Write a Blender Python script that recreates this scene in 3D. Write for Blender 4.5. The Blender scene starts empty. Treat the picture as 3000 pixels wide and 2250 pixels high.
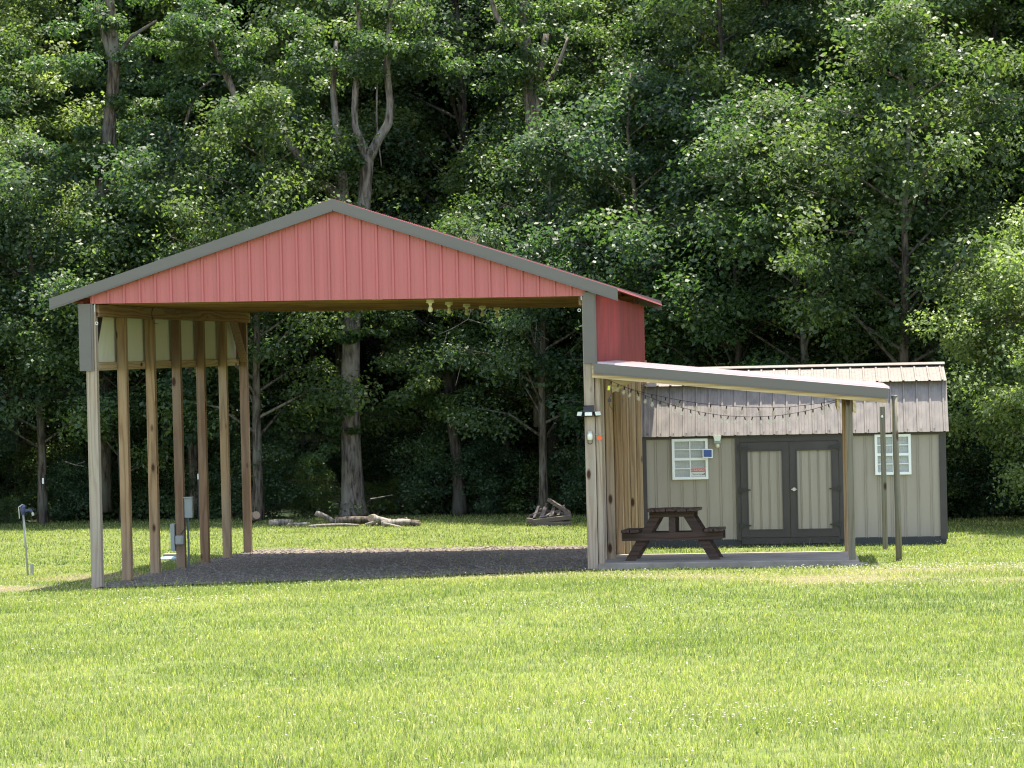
import bpy, math, random
import numpy as np
from mathutils import Vector, Matrix

# ------------------------------------------------------------------ camera, sky, sun, exposure
SC = bpy.context.scene
COL = SC.collection
F_PX = 8400.0; PITCH = math.atan(96/F_PX); ROLL = .0227; CAMZ = 3.265
Fv = np.array([0, math.cos(PITCH), -math.sin(PITCH)]); R0 = np.array([1., 0, 0]); U0 = np.array([0, math.sin(PITCH), math.cos(PITCH)])
CX = math.cos(ROLL)*R0 - math.sin(ROLL)*U0; CY = math.sin(ROLL)*R0 + math.cos(ROLL)*U0
CAM = np.array([0, 0, CAMZ])
cd = bpy.data.cameras.new('camera'); cam = bpy.data.objects.new('camera', cd); COL.objects.link(cam)
cd.sensor_width = 36; cd.sensor_fit = 'HORIZONTAL'; cd.lens = 36*F_PX/3000; cd.clip_start = .5; cd.clip_end = 2000
m = Matrix.Identity(4)
for i in range(3):
    m[i][0] = CX[i]; m[i][1] = CY[i]; m[i][2] = -Fv[i]; m[i][3] = CAM[i]
cam.matrix_world = m
SC.camera = cam
S = Vector((.10, .19, .97)).normalized()
w = bpy.data.worlds.new('World'); SC.world = w; w.use_nodes = True
nt = w.node_tree; bg = nt.nodes['Background']
sky = nt.nodes.new('ShaderNodeTexSky'); sky.sky_type = 'NISHITA'; sky.sun_disc = False
sky.sun_elevation = math.asin(S.z); sky.sun_rotation = math.atan2(S.x, S.y)
wb = nt.nodes.new('ShaderNodeMix'); wb.data_type = 'RGBA'; wb.blend_type = 'MULTIPLY'; wb.inputs[0].default_value = 1; wb.inputs[7].default_value = (1.18, 1.0, .86, 1)
nt.links.new(sky.outputs[0], wb.inputs[6]); nt.links.new(wb.outputs[2], bg.inputs[0]); bg.inputs[1].default_value = .15
sl = bpy.data.lights.new('sun', 'SUN'); sl.energy = 3.7; sl.angle = math.radians(.53); sl.color = (1, .94, .80)
so = bpy.data.objects.new('sun', sl); COL.objects.link(so); so.rotation_euler = S.to_track_quat('Z', 'Y').to_euler(); so.location = (0, 0, 60)
SC.view_settings.view_transform = 'Standard'; SC.view_settings.look = 'None'
SC.view_settings.exposure = 2.0; SC.view_settings.gamma = 1
SC.render.engine = 'CYCLES'
cy = SC.cycles; cy.max_bounces = 9; cy.diffuse_bounces = 7; cy.glossy_bounces = 3; cy.transmission_bounces = 6; cy.transparent_max_bounces = 6
cy.use_denoising = True; cy.pixel_filter_type = 'BLACKMAN_HARRIS'; cy.filter_width = 1.15; cy.sample_clamp_indirect = 4; cy.caustics_reflective = False; cy.caustics_refractive = False
try: cy.denoiser = 'OPENIMAGEDENOISE'
except Exception: pass

# ------------------------------------------------------------------ frames and helpers
PSI = math.atan(890/F_PX)
u = np.array([math.cos(PSI), -math.sin(PSI), 0]); v = np.array([math.sin(PSI), math.cos(PSI), 0])
O = np.array([-6.0224, 41.05, 0.0])
def ray(x, y): return Fv + CX*(x-1500)/F_PX - CY*(y-1125)/F_PX
def at(x, y, Y): d = ray(x, y); return CAM + d*Y/d[1]
def W(a, d, z=0): P = O + u*a + v*d; return (P[0], P[1], z)
def loc_ad(P): q = np.asarray(P) - O; return float(q @ u), float(q @ v)
def sst(a, b, x):
    t = np.clip((x-a)/(b-a), 0, 1); return t*t*(3-2*t)
_rs = np.random.RandomState(5)
_K = _rs.uniform(-1, 1, (14, 2)); _PH = _rs.uniform(0, 6.28, 14)
def wob(x, y, s):
    t = 0
    for i in range(14): t = t + np.sin((_K[i, 0]*x + _K[i, 1]*y)*s*(1+.25*i) + _PH[i])
    return t/5.0
def edge(a): return 24.2 - 5.5*sst(3, 14, a) + .35*np.sin(a*.9)
def g(X, Y):
    X = np.asarray(X, float); Y = np.asarray(Y, float)
    a = (X-O[0])*u[0] + (Y-O[1])*u[1]; d = (X-O[0])*v[0] + (Y-O[1])*v[1]
    z = np.where(d < 0, -.0405*d, np.where(d < 11, -.0273*d, -.3-.012*(np.minimum(d, 40)-11)))
    z = np.where(d < -45, 1.82, z)
    z = z + .17*np.clip(a/7.2, 0, 1)*sst(-14, -1, d)*(1-sst(1.5, 9, d))
    z = z + .012*wob(X, Y, .35)*sst(0, 6, np.abs(d-5)-2)
    e = d - edge(a) - 1.5
    h = np.maximum(e, 0); z = z + .42*h*h/(h+6) + .25*wob(X, Y, .12)*sst(2, 25, e)
    return z
def ghit(x, y):
    d = ray(x, y); d = d/d[1]; lo, hi = 8., 110.
    for Y in np.arange(10, 110, .25):
        P = CAM + d*Y
        if P[2] < g(P[0], P[1]): hi = Y; lo = Y-.25; break
    for _ in range(20):
        mid = (lo+hi)/2; P = CAM + d*mid
        if P[2] < g(P[0], P[1]): hi = mid
        else: lo = mid
    P = CAM + d*hi
    return (float(P[0]), float(P[1]), float(g(P[0], P[1])))

class MB:
    def __init__(s): s.v = []; s.f = []
    def add(s, vs, fs):
        n = len(s.v); s.v += [tuple(map(float, p)) for p in vs]; s.f += [tuple(i+n for i in f) for f in fs]; return s
    def box(s, x0, x1, y0, y1, z0, z1, zs=None):
        vs = [(x, y, z) for z in (z0, z1) for (x, y) in ((x0, y0), (x1, y0), (x1, y1), (x0, y1))]
        return s.add(vs, [(0, 3, 2, 1), (4, 5, 6, 7), (0, 1, 5, 4), (1, 2, 6, 5), (2, 3, 7, 6), (3, 0, 4, 7)])
    def hexa(s, lo, hi):   # lo, hi: 4 points each, ccw
        return s.add(list(lo)+list(hi), [(0, 3, 2, 1), (4, 5, 6, 7), (0, 1, 5, 4), (1, 2, 6, 5), (2, 3, 7, 6), (3, 0, 4, 7)])
    def bar(s, p, q, wd, ht, up=(0, 0, 1)):
        p = Vector(p); q = Vector(q); t = (q-p).normalized(); sd = t.cross(Vector(up))
        if sd.length < 1e-4: sd = Vector((1, 0, 0))
        sd.normalize(); up = sd.cross(t); a = sd*wd/2; b = up*ht/2
        return s.hexa([p-a-b, p+a-b, p+a+b, p-a+b], [q-a-b, q+a-b, q+a+b, q-a+b])
    def tube(s, pts, rad, n=8, cap=True, jit=0):
        pts = [Vector(p) for p in pts]
        if not hasattr(rad, '__len__'): rad = [rad]*len(pts)
        rings = []; up0 = Vector((0.13, 1, .07))
        for i, p in enumerate(pts):
            t = (pts[min(i+1, len(pts)-1)]-pts[max(i-1, 0)]).normalized()
            a = t.cross(up0)
            if a.length < .05: a = t.cross(Vector((1, 0, 0)))
            a.normalize(); b = t.cross(a)
            rings.append([p + (a*math.cos(k*6.2832/n)+b*math.sin(k*6.2832/n))*rad[i]*(1+jit*math.sin(k*2.4+i)) for k in range(n)])
        vs = [q for r in rings for q in r]; fs = []
        for i in range(len(rings)-1):
            for k in range(n): fs.append((i*n+k, i*n+(k+1) % n, (i+1)*n+(k+1) % n, (i+1)*n+k))
        if cap: fs += [tuple(range(n))[::-1], tuple((len(rings)-1)*n+k for k in range(n))]
        return s.add(vs, fs)
    def lathe(s, prof, c=(0, 0, 0), n=14):   # prof: (r, z)
        vs = []; fs = []
        for r, z in prof:
            for k in range(n): vs.append((c[0]+r*math.cos(k*6.2832/n), c[1]+r*math.sin(k*6.2832/n), c[2]+z))
        for i in range(len(prof)-1):
            for k in range(n): fs.append((i*n+k, i*n+(k+1) % n, (i+1)*n+(k+1) % n, (i+1)*n+k))
        fs += [tuple(range(n))[::-1], tuple((len(prof)-1)*n+k for k in range(n))]
        return s.add(vs, fs)
    def mesh(s, name, mat, smooth=False):
        me = bpy.data.meshes.new(name); me.from_pydata(s.v, [], s.f); me.update()
        if mat: me.materials.append(mat)
        if smooth: me.polygons.foreach_set('use_smooth', [True]*len(me.polygons))
        return me
    def build(s, name, mat, parent=None, smooth=False, bevel=0, **k):
        o = bpy.data.objects.new(name, s.mesh(name, mat, smooth)); COL.objects.link(o)
        if parent: o.parent = parent
        if bevel:
            b = o.modifiers.new('bevel', 'BEVEL'); b.width = bevel; b.segments = 2; b.limit_method = 'ANGLE'
        for kk, vv in k.items(): o[kk] = vv
        return o
def thing(name, label, cat, loc=(0, 0, 0), rz=0, group=None):
    o = bpy.data.objects.new(name, None); COL.objects.link(o); o.location = loc; o.rotation_euler = (0, 0, rz)
    o['label'] = label; o['category'] = cat
    if group: o['group'] = group
    o.empty_display_size = .1
    return o
def npmesh(name, V, Fq, mat, attrs=None, tri=False, smooth=False):
    k = 3 if tri else 4
    me = bpy.data.meshes.new(name); nv = len(V); nf = len(Fq)
    me.vertices.add(nv); me.vertices.foreach_set('co', np.ascontiguousarray(V, np.float32).ravel())
    me.loops.add(nf*k); me.loops.foreach_set('vertex_index', np.ascontiguousarray(Fq, np.int32).ravel())
    me.polygons.add(nf); me.polygons.foreach_set('loop_start', np.arange(0, nf*k, k, dtype=np.int32))
    if smooth: me.polygons.foreach_set('use_smooth', np.ones(nf, bool))
    me.update(calc_edges=True)
    for an, arr in (attrs or {}).items():
        at_ = me.attributes.new(an, 'FLOAT', 'POINT'); at_.data.foreach_set('value', np.ascontiguousarray(arr, np.float32))
    me.materials.append(mat)
    return me

# ------------------------------------------------------------------ materials
def mat(name):
    m_ = bpy.data.materials.new(name); m_.use_nodes = True
    t = m_.node_tree; return m_, t, t.nodes['Principled BSDF']
def nd(t, typ, **k):
    n = t.nodes.new(typ)
    for a_, b_ in k.items():
        if a_.startswith('i_'): n.inputs[a_[2:].replace('_', ' ')].default_value = b_
        else: setattr(n, a_, b_)
    return n
def rgb(c): return (c[0], c[1], c[2], 1)
def ramp(t, src, stops):
    r_ = nd(t, 'ShaderNodeValToRGB'); e = r_.color_ramp.elements
    while len(e) < len(stops): e.new(.5)
    for el, (p_, c_) in zip(e, stops): el.position = p_; el.color = rgb(c_)
    t.links.new(src, r_.inputs[0]); return r_
def mixc(t, fac, a_, b_, typ='MIX'):
    n = nd(t, 'ShaderNodeMix', data_type='RGBA', blend_type=typ)
    for sock, val in ((n.inputs[0], fac), (n.inputs[6], a_), (n.inputs[7], b_)):
        if hasattr(val, 'links') or hasattr(val, 'is_linked'): t.links.new(val, sock)
        elif isinstance(val, (int, float)): sock.default_value = val
        else: sock.default_value = rgb(val)
    return n.outputs[2]
def coords(t, scale=(1, 1, 1), rnd=True, which='Object'):
    tc = nd(t, 'ShaderNodeTexCoord'); src = tc.outputs[which]
    if rnd:
        oi = nd(t, 'ShaderNodeObjectInfo'); mu = nd(t, 'ShaderNodeMath', operation='MULTIPLY'); mu.inputs[1].default_value = 37.0
        t.links.new(oi.outputs['Random'], mu.inputs[0])
        ad = nd(t, 'ShaderNodeVectorMath', operation='ADD'); t.links.new(src, ad.inputs[0]); t.links.new(mu.outputs[0], ad.inputs[1]); src = ad.outputs[0]
    mp = nd(t, 'ShaderNodeMapping'); mp.inputs['Scale'].default_value = scale; t.links.new(src, mp.inputs[0]); return mp.outputs[0]
def noise(t, vec, scale, detail=4, rough=.55):
    n = nd(t, 'ShaderNodeTexNoise'); n.inputs['Scale'].default_value = scale; n.inputs['Detail'].default_value = detail; n.inputs['Roughness'].default_value = rough
    t.links.new(vec, n.inputs['Vector']); return n.outputs['Fac']
def bump(t, p_, h, st=.3, dist=.01):
    b = nd(t, 'ShaderNodeBump'); b.inputs['Strength'].default_value = st; b.inputs['Distance'].default_value = dist
    t.links.new(h, b.inputs['Height']); t.links.new(b.outputs[0], p_.inputs['Normal'])
def m_plain(name, c, rough=.5, metal=0, var=.12, sc=3, spec=.5, bmp=0):
    m_, t, p_ = mat(name); vec = coords(t)
    n1 = noise(t, vec, sc, 5)
    r_ = ramp(t, n1, [(.3, tuple(x*(1-var) for x in c)), (.7, tuple(min(1, x*(1+var)) for x in c))])
    t.links.new(r_.outputs[0], p_.inputs['Base Color']); p_.inputs['Roughness'].default_value = rough; p_.inputs['Metallic'].default_value = metal
    p_.inputs['Specular IOR Level'].default_value = spec
    if bmp: bump(t, p_, noise(t, vec, sc*12, 3), bmp, .004)
    return m_
def m_wood(name, light, dark, axis=2, knots=True, weather=.3, grey=(.30, .28, .25)):
    m_, t, p_ = mat(name)
    s1 = [1, 1, 1]; s1[axis] = .09
    vec = coords(t, tuple(s1))
    nz = nd(t, 'ShaderNodeTexNoise'); nz.inputs['Scale'].default_value = 5; nz.inputs['Detail'].default_value = 2; t.links.new(vec, nz.inputs['Vector'])
    sc = nd(t, 'ShaderNodeVectorMath', operation='SCALE'); sc.inputs['Scale'].default_value = .22; t.links.new(nz.outputs['Color'], sc.inputs[0])
    ad = nd(t, 'ShaderNodeVectorMath', operation='ADD'); t.links.new(vec, ad.inputs[0]); t.links.new(sc.outputs[0], ad.inputs[1])
    wv = nd(t, 'ShaderNodeTexWave', wave_type='RINGS', rings_direction='XYZ'[axis]); wv.inputs['Scale'].default_value = 6; wv.inputs['Distortion'].default_value = 2.2; wv.inputs['Detail'].default_value = 2
    t.links.new(ad.outputs[0], wv.inputs['Vector'])
    r_ = ramp(t, wv.outputs['Fac'], [(.15, light), (.62, tuple(l*.6+d*.4 for l, d in zip(light, dark))), (.95, dark)])
    fib = noise(t, vec, 60, 3)
    c1 = mixc(t, .35, r_.outputs[0], ramp(t, fib, [(.3, dark), (.7, light)]).outputs[0])
    v2 = coords(t, (1, 1, .45))
    w1 = ramp(t, noise(t, v2, 1.3, 4), [(.42, (0, 0, 0)), (.65, (1, 1, 1))])
    mw = nd(t, 'ShaderNodeMath', operation='MULTIPLY'); mw.inputs[1].default_value = weather; t.links.new(w1.outputs[0], mw.inputs[0])
    c2 = mixc(t, mw.outputs[0], c1, grey)
    if knots:
        s2 = [1, 1, 1]; s2[axis] = .42
        v3 = coords(t, tuple(s2))
        vo = nd(t, 'ShaderNodeTexVoronoi'); vo.inputs['Scale'].default_value = 4.2; t.links.new(v3, vo.inputs['Vector'])
        kr = ramp(t, vo.outputs['Distance'], [(.09, (1, 1, 1)), (.17, (0, 0, 0))])
        c2 = mixc(t, kr.outputs[0], c2, (.05, .022, .012))
    t.links.new(c2, p_.inputs['Base Color']); p_.inputs['Roughness'].default_value = .75; p_.inputs['Specular IOR Level'].default_value = .25
    bump(t, p_, wv.outputs['Fac'], .25, .003)
    return m_
def m_metal_paint(name, c, fade, rough=.35, streak=.35, axis=2):
    m_, t, p_ = mat(name)
    s1 = [1, 1, 1]; s1[axis] = .06
    n1 = noise(t, coords(t, tuple(s1)), 9, 5); n2 = noise(t, coords(t), 1.1, 4)
    r_ = ramp(t, n1, [(.35, (0, 0, 0)), (.75, (1, 1, 1))])
    mu = nd(t, 'ShaderNodeMath', operation='MULTIPLY'); t.links.new(r_.outputs[0], mu.inputs[0]); t.links.new(n2, mu.inputs[1])
    m2 = nd(t, 'ShaderNodeMath', operation='MULTIPLY'); m2.inputs[1].default_value = streak*2; t.links.new(mu.outputs[0], m2.inputs[0])
    t.links.new(mixc(t, m2.outputs[0], c, fade), p_.inputs['Base Color'])
    rr = nd(t, 'ShaderNodeMapRange'); rr.inputs[3].default_value = rough-.08; rr.inputs[4].default_value = rough+.15; t.links.new(n2, rr.inputs[0]); t.links.new(rr.outputs[0], p_.inputs['Roughness'])
    p_.inputs['Specular IOR Level'].default_value = .5
    return m_
def m_leaf(name, stops, trans=.5, rough=.46, spec=.45, tcol=(1.35, 1.5, .6), vary=True):
    m_, t, p_ = mat(name)
    a_ = nd(t, 'ShaderNodeAttribute', attribute_name='tint'); r_ = ramp(t, a_.outputs['Fac'], stops)
    oi = nd(t, 'ShaderNodeObjectInfo'); rv = ramp(t, oi.outputs['Random'], [(0, (.75, .85, .9)), (.5, (1, 1, 1)), (1, (1.25, 1.15, .8))] if vary else [(0, (1, 1, 1)), (1, (1, 1, 1))])
    class _r: outputs = [mixc(t, 1.0, r_.outputs[0], rv.outputs[0], 'MULTIPLY')]
    r_ = _r
    t.links.new(r_.outputs[0], p_.inputs['Base Color']); p_.inputs['Roughness'].default_value = rough; p_.inputs['Specular IOR Level'].default_value = spec
    tr = nd(t, 'ShaderNodeBsdfTranslucent'); t.links.new(mixc(t, 1.0, r_.outputs[0], tcol, 'MULTIPLY'), tr.inputs[0])
    mx = nd(t, 'ShaderNodeMixShader'); mx.inputs[0].default_value = trans
    t.links.new(p_.outputs[0], mx.inputs[1]); t.links.new(tr.outputs[0], mx.inputs[2]); t.links.new(mx.outputs[0], t.nodes['Material Output'].inputs[0])
    return m_

def seethrough(t, p_, amt):
    tr = nd(t, 'ShaderNodeBsdfTransparent'); mx = nd(t, 'ShaderNodeMixShader'); mx.inputs[0].default_value = amt
    t.links.new(p_.outputs[0], mx.inputs[1]); t.links.new(tr.outputs[0], mx.inputs[2]); t.links.new(mx.outputs[0], t.nodes['Material Output'].inputs[0])
M = {}
M['red'] = m_metal_paint('red_metal', (.46, .122, .122), (.36, .105, .10), .45, .6)
M['red_roof'] = m_metal_paint('red_roof_metal', (.27, .07, .07), (.36, .16, .16), .35, .3, 0)
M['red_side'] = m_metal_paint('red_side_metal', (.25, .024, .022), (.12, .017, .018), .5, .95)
M['glare_roof'] = m_metal_paint('glare_roof_metal', (.43, .37, .365), (.36, .15, .15), .35, .35, 0)  # sun glare on the red lean-to roof painted in as pale base colour
M['trim'] = m_metal_paint('grey_trim', (.112, .104, .098), (.145, .134, .126), .34, .3, 0)
M['cream'] = m_metal_paint('cream_metal', (.52, .53, .45), (.45, .46, .40), .5, .3)
M['siding'] = m_metal_paint('shed_siding', (.325, .285, .24), (.24, .215, .175), .6, .5)
M['shed_roof'] = m_metal_paint('shed_roof', (.215, .188, .165), (.12, .105, .095), .4, .9)
M['shed_trim'] = m_plain('shed_trim', (.045, .039, .038), .6, 0, .15)
M['post'] = m_wood('post_wood', (.37, .255, .145), (.21, .13, .068), weather=.3)
M['post_grey'] = m_wood('weathered_post_wood', (.39, .32, .245), (.24, .18, .13), weather=.7, grey=(.37, .335, .295))
M['post_red'] = m_wood('brown_post_wood', (.25, .160, .10), (.15, .09, .055), weather=.25)
M['post_old'] = m_wood('old_post_wood', (.19, .165, .12), (.11, .095, .065), weather=.7, grey=(.17, .175, .14))
M['beamY'] = m_wood('beam_wood', (.30, .19, .10), (.14, .08, .04), axis=1, weather=.15)
M['beamX'] = m_wood('chord_wood', (.34, .21, .10), (.17, .095, .045), axis=0, weather=.1, knots=False)
M['pale'] = m_wood('pale_wood', (.55, .44, .27), (.36, .25, .13), axis=0, weather=.1)
M['paleY'] = m_wood('pale_wood_long', (.52, .42, .26), (.34, .24, .13), axis=1, weather=.1)
M['stain'] = m_wood('dark_stained_wood', (.075, .046, .033), (.03, .019, .014), axis=1, weather=.3, grey=(.07, .06, .055))
M['stainX'] = m_wood('dark_stained_wood_wide', (.070, .043, .031), (.03, .019, .014), axis=0, weather=.3, grey=(.07, .06, .055))
M['white'] = m_plain('white_vinyl', (.78, .79, .79), .4, 0, .03)
M['blind'] = m_plain('blind_slats', (.30, .295, .28), .6, 0, .06, 8)
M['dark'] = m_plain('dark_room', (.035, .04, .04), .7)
M['black'] = m_plain('black_plastic', (.016, .016, .018), .4)
M['greybox'] = m_plain('grey_metal_box', (.27, .31, .32), .45, 0, .06)
M['pvc'] = m_plain('grey_pipe', (.30, .31, .29), .5, 0, .08)
M['blue'] = m_plain('blue_paint', (.03, .045, .14), .4)
M['bluelid'] = m_plain('pale_blue_lid', (.33, .52, .62), .5, 0, .08)
M['solar'] = m_plain('solar_cell', (.02, .05, .16), .15, 0, .05)
M['cream_lamp'] = m_plain('cream_plastic', (.66, .64, .46), .45, 0, .05)
M['lens'] = m_plain('pale_lens', (.75, .78, .70), .25, 0, .05)
M['orange'] = m_plain('orange_plastic', (.80, .12, .03), .4)
M['yellow'] = m_plain('yellow_tag', (.70, .78, .05), .5)
M['steel'] = m_plain('galvanised_steel', (.45, .46, .47), .4, .8)
M['signwhite'] = m_plain('sign_white', (.62, .63, .62), .5, 0, .03)
M['signred'] = m_plain('sign_red', (.45, .09, .07), .5, 0, .05)
M['signblack'] = m_plain('sign_black', (.03, .03, .035), .5)
M['conduit'] = m_plain('dark_conduit', (.10, .12, .13), .5)
M['bark'] = None
def m_bark(name, lo, hi, lichen):
    m_, t, p_ = mat(name)
    vec = coords(t, (1, 1, .16)); n1 = noise(t, vec, 16, 6, .65)
    n2 = noise(t, coords(t, (1, 1, .6)), 2.2, 4)
    c1 = ramp(t, n1, [(.40, lo), (.60, hi)]).outputs[0]
    c2 = mixc(t, ramp(t, n2, [(.5, (0, 0, 0)), (.66, (.8, .8, .8))]).outputs[0], c1, lichen)
    t.links.new(c2, p_.inputs['Base Color']); p_.inputs['Roughness'].default_value = .9; p_.inputs['Specular IOR Level'].default_value = .15
    bump(t, p_, n1, .9, .03); return m_
M['bark'] = m_bark('grey_bark', (.035, .028, .023), (.15, .125, .10), (.15, .15, .12))
M['bark_pale'] = m_bark('pale_bark', (.05, .041, .034), (.21, .18, .155), (.25, .235, .205))
M['bark_dark'] = m_bark('dark_bark', (.02, .017, .015), (.075, .062, .052), (.07, .075, .06))
M['dead'] = m_bark('dead_branch', (.10, .085, .07), (.29, .26, .225), (.32, .30, .27))
M['logend'] = m_plain('cut_wood', (.30, .22, .15), .8, 0, .2, 12)
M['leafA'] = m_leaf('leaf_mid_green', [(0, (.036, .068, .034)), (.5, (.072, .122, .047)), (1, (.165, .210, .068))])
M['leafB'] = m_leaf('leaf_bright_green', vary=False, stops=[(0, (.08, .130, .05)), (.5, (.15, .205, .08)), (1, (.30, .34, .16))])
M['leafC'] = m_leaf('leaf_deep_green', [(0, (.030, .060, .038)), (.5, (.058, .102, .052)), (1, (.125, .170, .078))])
M['grass'] = m_leaf('grass_blades', [(0, (.08, .125, .045)), (.35, (.165, .215, .055)), (.7, (.285, .320, .09)), (.88, (.40, .40, .17)), (1, (.46, .39, .25))], .45, .5, .3, (1.15, 1.3, .6), False)
M['straw'] = m_leaf('straw_blades', [(0, (.14, .15, .06)), (1, (.42, .34, .20))], .3, .6, .2, (1, 1, .8))

# ------------------------------------------------------------------ ground
def patches(X, Y):
    """bare / dry amount 0..1 at a world point: soil where nothing grows green"""
    X = np.asarray(X, float); Y = np.asarray(Y, float)
    a = (X-O[0])*u[0] + (Y-O[1])*u[1]; d = (X-O[0])*v[0] + (Y-O[1])*v[1]
    wv_ = wob(X, Y, 1.3)*.35
    ctr = 1.25+.26*np.clip(a-4, 0, 9); hw = .75+.22*np.clip(a-4, 0, 9)
    dry = sst(1.15, .35, np.abs((d+ctr)/hw+wv_*1.2))*sst(3.0, 6.0, a)*np.clip(.42+.35*wob(X, Y, 1.1), .08, .8)
    b1 = sst(1.1, .5, np.hypot((a+1.75)/1.05, (d-.1)/1.2)+wv_*.5)
    b2 = sst(1.1, .4, np.hypot((a+.75)/1.1, (d-3.4)/1.8)+wv_*.5)*.75
    b3 = sst(1.1, .5, np.hypot((a-.1)/.45, (d+.3)/.7)+wv_*.4)*.5
    return np.clip(np.maximum.reduce([dry, b1, b2, b3]), 0, 1)
def gravel_in(X, Y):
    X = np.asarray(X, float); Y = np.asarray(Y, float)
    a = (X-O[0])*u[0] + (Y-O[1])*u[1]; d = (X-O[0])*v[0] + (Y-O[1])*v[1]
    wv_ = wob(X, Y, 1.7)*.18
    f0 = -.1 - .5*sst(1.5, 3.5, a)*(1-sst(3.2, 5.5, a)) + .15*wv_ 
    return (a > -.12+wv_*.5) & (a < 7.18) & (d > f0+wv_) & (d < 11.9+wv_*2.)
def axis_pts(segs):
    out = []
    for a_, b_, st in segs: out += list(np.arange(a_, b_, st))
    return np.array(out+[segs[-1][1]])
def grid_mesh(name, xs, ys, mt, zoff=0, keep=None):
    X, Y = np.meshgrid(xs, ys); Z = g(X, Y)+zoff
    V = np.stack([X, Y, Z], -1).reshape(-1, 3); nx = len(xs)
    I, J = np.meshgrid(np.arange(nx-1), np.arange(len(ys)-1)); b = (J*nx+I).ravel()
    Fq = np.stack([b, b+1, b+1+nx, b+nx], 1)
    return npmesh(name, V, Fq, mt, {'bare': patches(V[:, 0], V[:, 1])}, smooth=True)
mg, t, p_ = mat('lawn_soil')
vec = coords(t, rnd=False)
c0 = ramp(t, noise(t, vec, 3.5, 6), [(.3, (.06, .075, .025)), (.55, (.11, .140, .040)), (.75, (.16, .16, .06))]).outputs[0]
at_ = nd(t, 'ShaderNodeAttribute', attribute_name='bare')
c1 = mixc(t, at_.outputs['Fac'], c0, ramp(t, noise(t, vec, 14, 5), [(.3, (.10, .08, .05)), (.7, (.22, .175, .12))]).outputs[0])
t.links.new(c1, p_.inputs['Base Color']); p_.inputs['Roughness'].default_value = .95; p_.inputs['Specular IOR Level'].default_value = .1
bump(t, p_, noise(t, vec, 25, 4), .6, .02)
mh, t, p_ = mat('forest_floor')
vec = coords(t, rnd=False)
c0 = ramp(t, noise(t, vec, 9, 7, .7), [(.3, (.10, .07, .045)), (.5, (.28, .20, .14)), (.72, (.50, .40, .29))]).outputs[0]
gm = ramp(t, noise(t, vec, .45, 4), [(.38, (0, 0, 0)), (.52, (1, 1, 1))]).outputs[0]
t.links.new(mixc(t, gm, c0, (.035, .065, .022)), p_.inputs['Base Color']); p_.inputs['Roughness'].default_value = .9
bump(t, p_, noise(t, vec, 12, 5), .8, .05)
xs = axis_pts([(-160, -30, 10), (-30, -14, 2), (-14, 16, .5), (16, 34, 2), (34, 164, 10)])
ys = axis_pts([(-60, 8, 6), (8, 36, 1), (36, 56, .4), (56, 70, .7), (70, 120, 2.5), (120, 300, 12)])
X, Y = np.meshgrid(xs, ys)
me = grid_mesh('lawn', xs, ys, mg)
me.materials.append(mh)
cen = np.array([list(p.center) for p in me.polygons])
aa = (cen[:, 0]-O[0])*u[0]+(cen[:, 1]-O[1])*u[1]; dd = (cen[:, 0]-O[0])*v[0]+(cen[:, 1]-O[1])*v[1]
me.polygons.foreach_set('material_index', (dd > edge(aa)+.8).astype(np.int32))
lawn = bpy.data.objects.new('ground', me); COL.objects.link(lawn); lawn['kind'] = 'structure'

# gravel pad: its own sheet, lying a little proud of the soil
mgr, t, p_ = mat('gravel')
vec = coords(t, rnd=False)
vo = nd(t, 'ShaderNodeTexVoronoi'); vo.inputs['Scale'].default_value = 28; t.links.new(vec, vo.inputs['Vector'])
cr = ramp(t, vo.outputs['Color'], [(.1, (.045, .035, .025)), (.5, (.10, .080, .060)), (.9, (.28, .235, .185))]).outputs[0]
t.links.new(mixc(t, ramp(t, noise(t, vec, 1.2, 5), [(.45, (0, 0, 0)), (.75, (.55, .55, .55))]).outputs[0], cr, (.09, .075, .06)), p_.inputs['Base Color'])
p_.inputs['Roughness'].default_value = .9; bump(t, p_, vo.outputs['Distance'], 1.0, .02)
gx = np.arange(-7.5, 4.5, .1); gy = np.arange(38, 55.5, .1)
X, Y = np.meshgrid(gx, gy); Z = g(X, Y)+.016+.006*wob(X, Y, 6)
V = np.stack([X, Y, Z], -1).reshape(-1, 3); nx = len(gx)
I, J = np.meshgrid(np.arange(nx-1), np.arange(len(gy)-1)); b = (J*nx+I).ravel()
Fq = np.stack([b, b+1, b+1+nx, b+nx], 1); cenx = V[Fq].mean(1); Fq = Fq[gravel_in(cenx[:, 0], cenx[:, 1])]
used = np.unique(Fq); mp_ = -np.ones(len(V), int); mp_[used] = np.arange(len(used))
o = bpy.data.objects.new('gravel_pad', npmesh('gravel_pad', V[used], mp_[Fq], mgr, smooth=True)); COL.objects.link(o); o['kind'] = 'structure'

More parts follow.
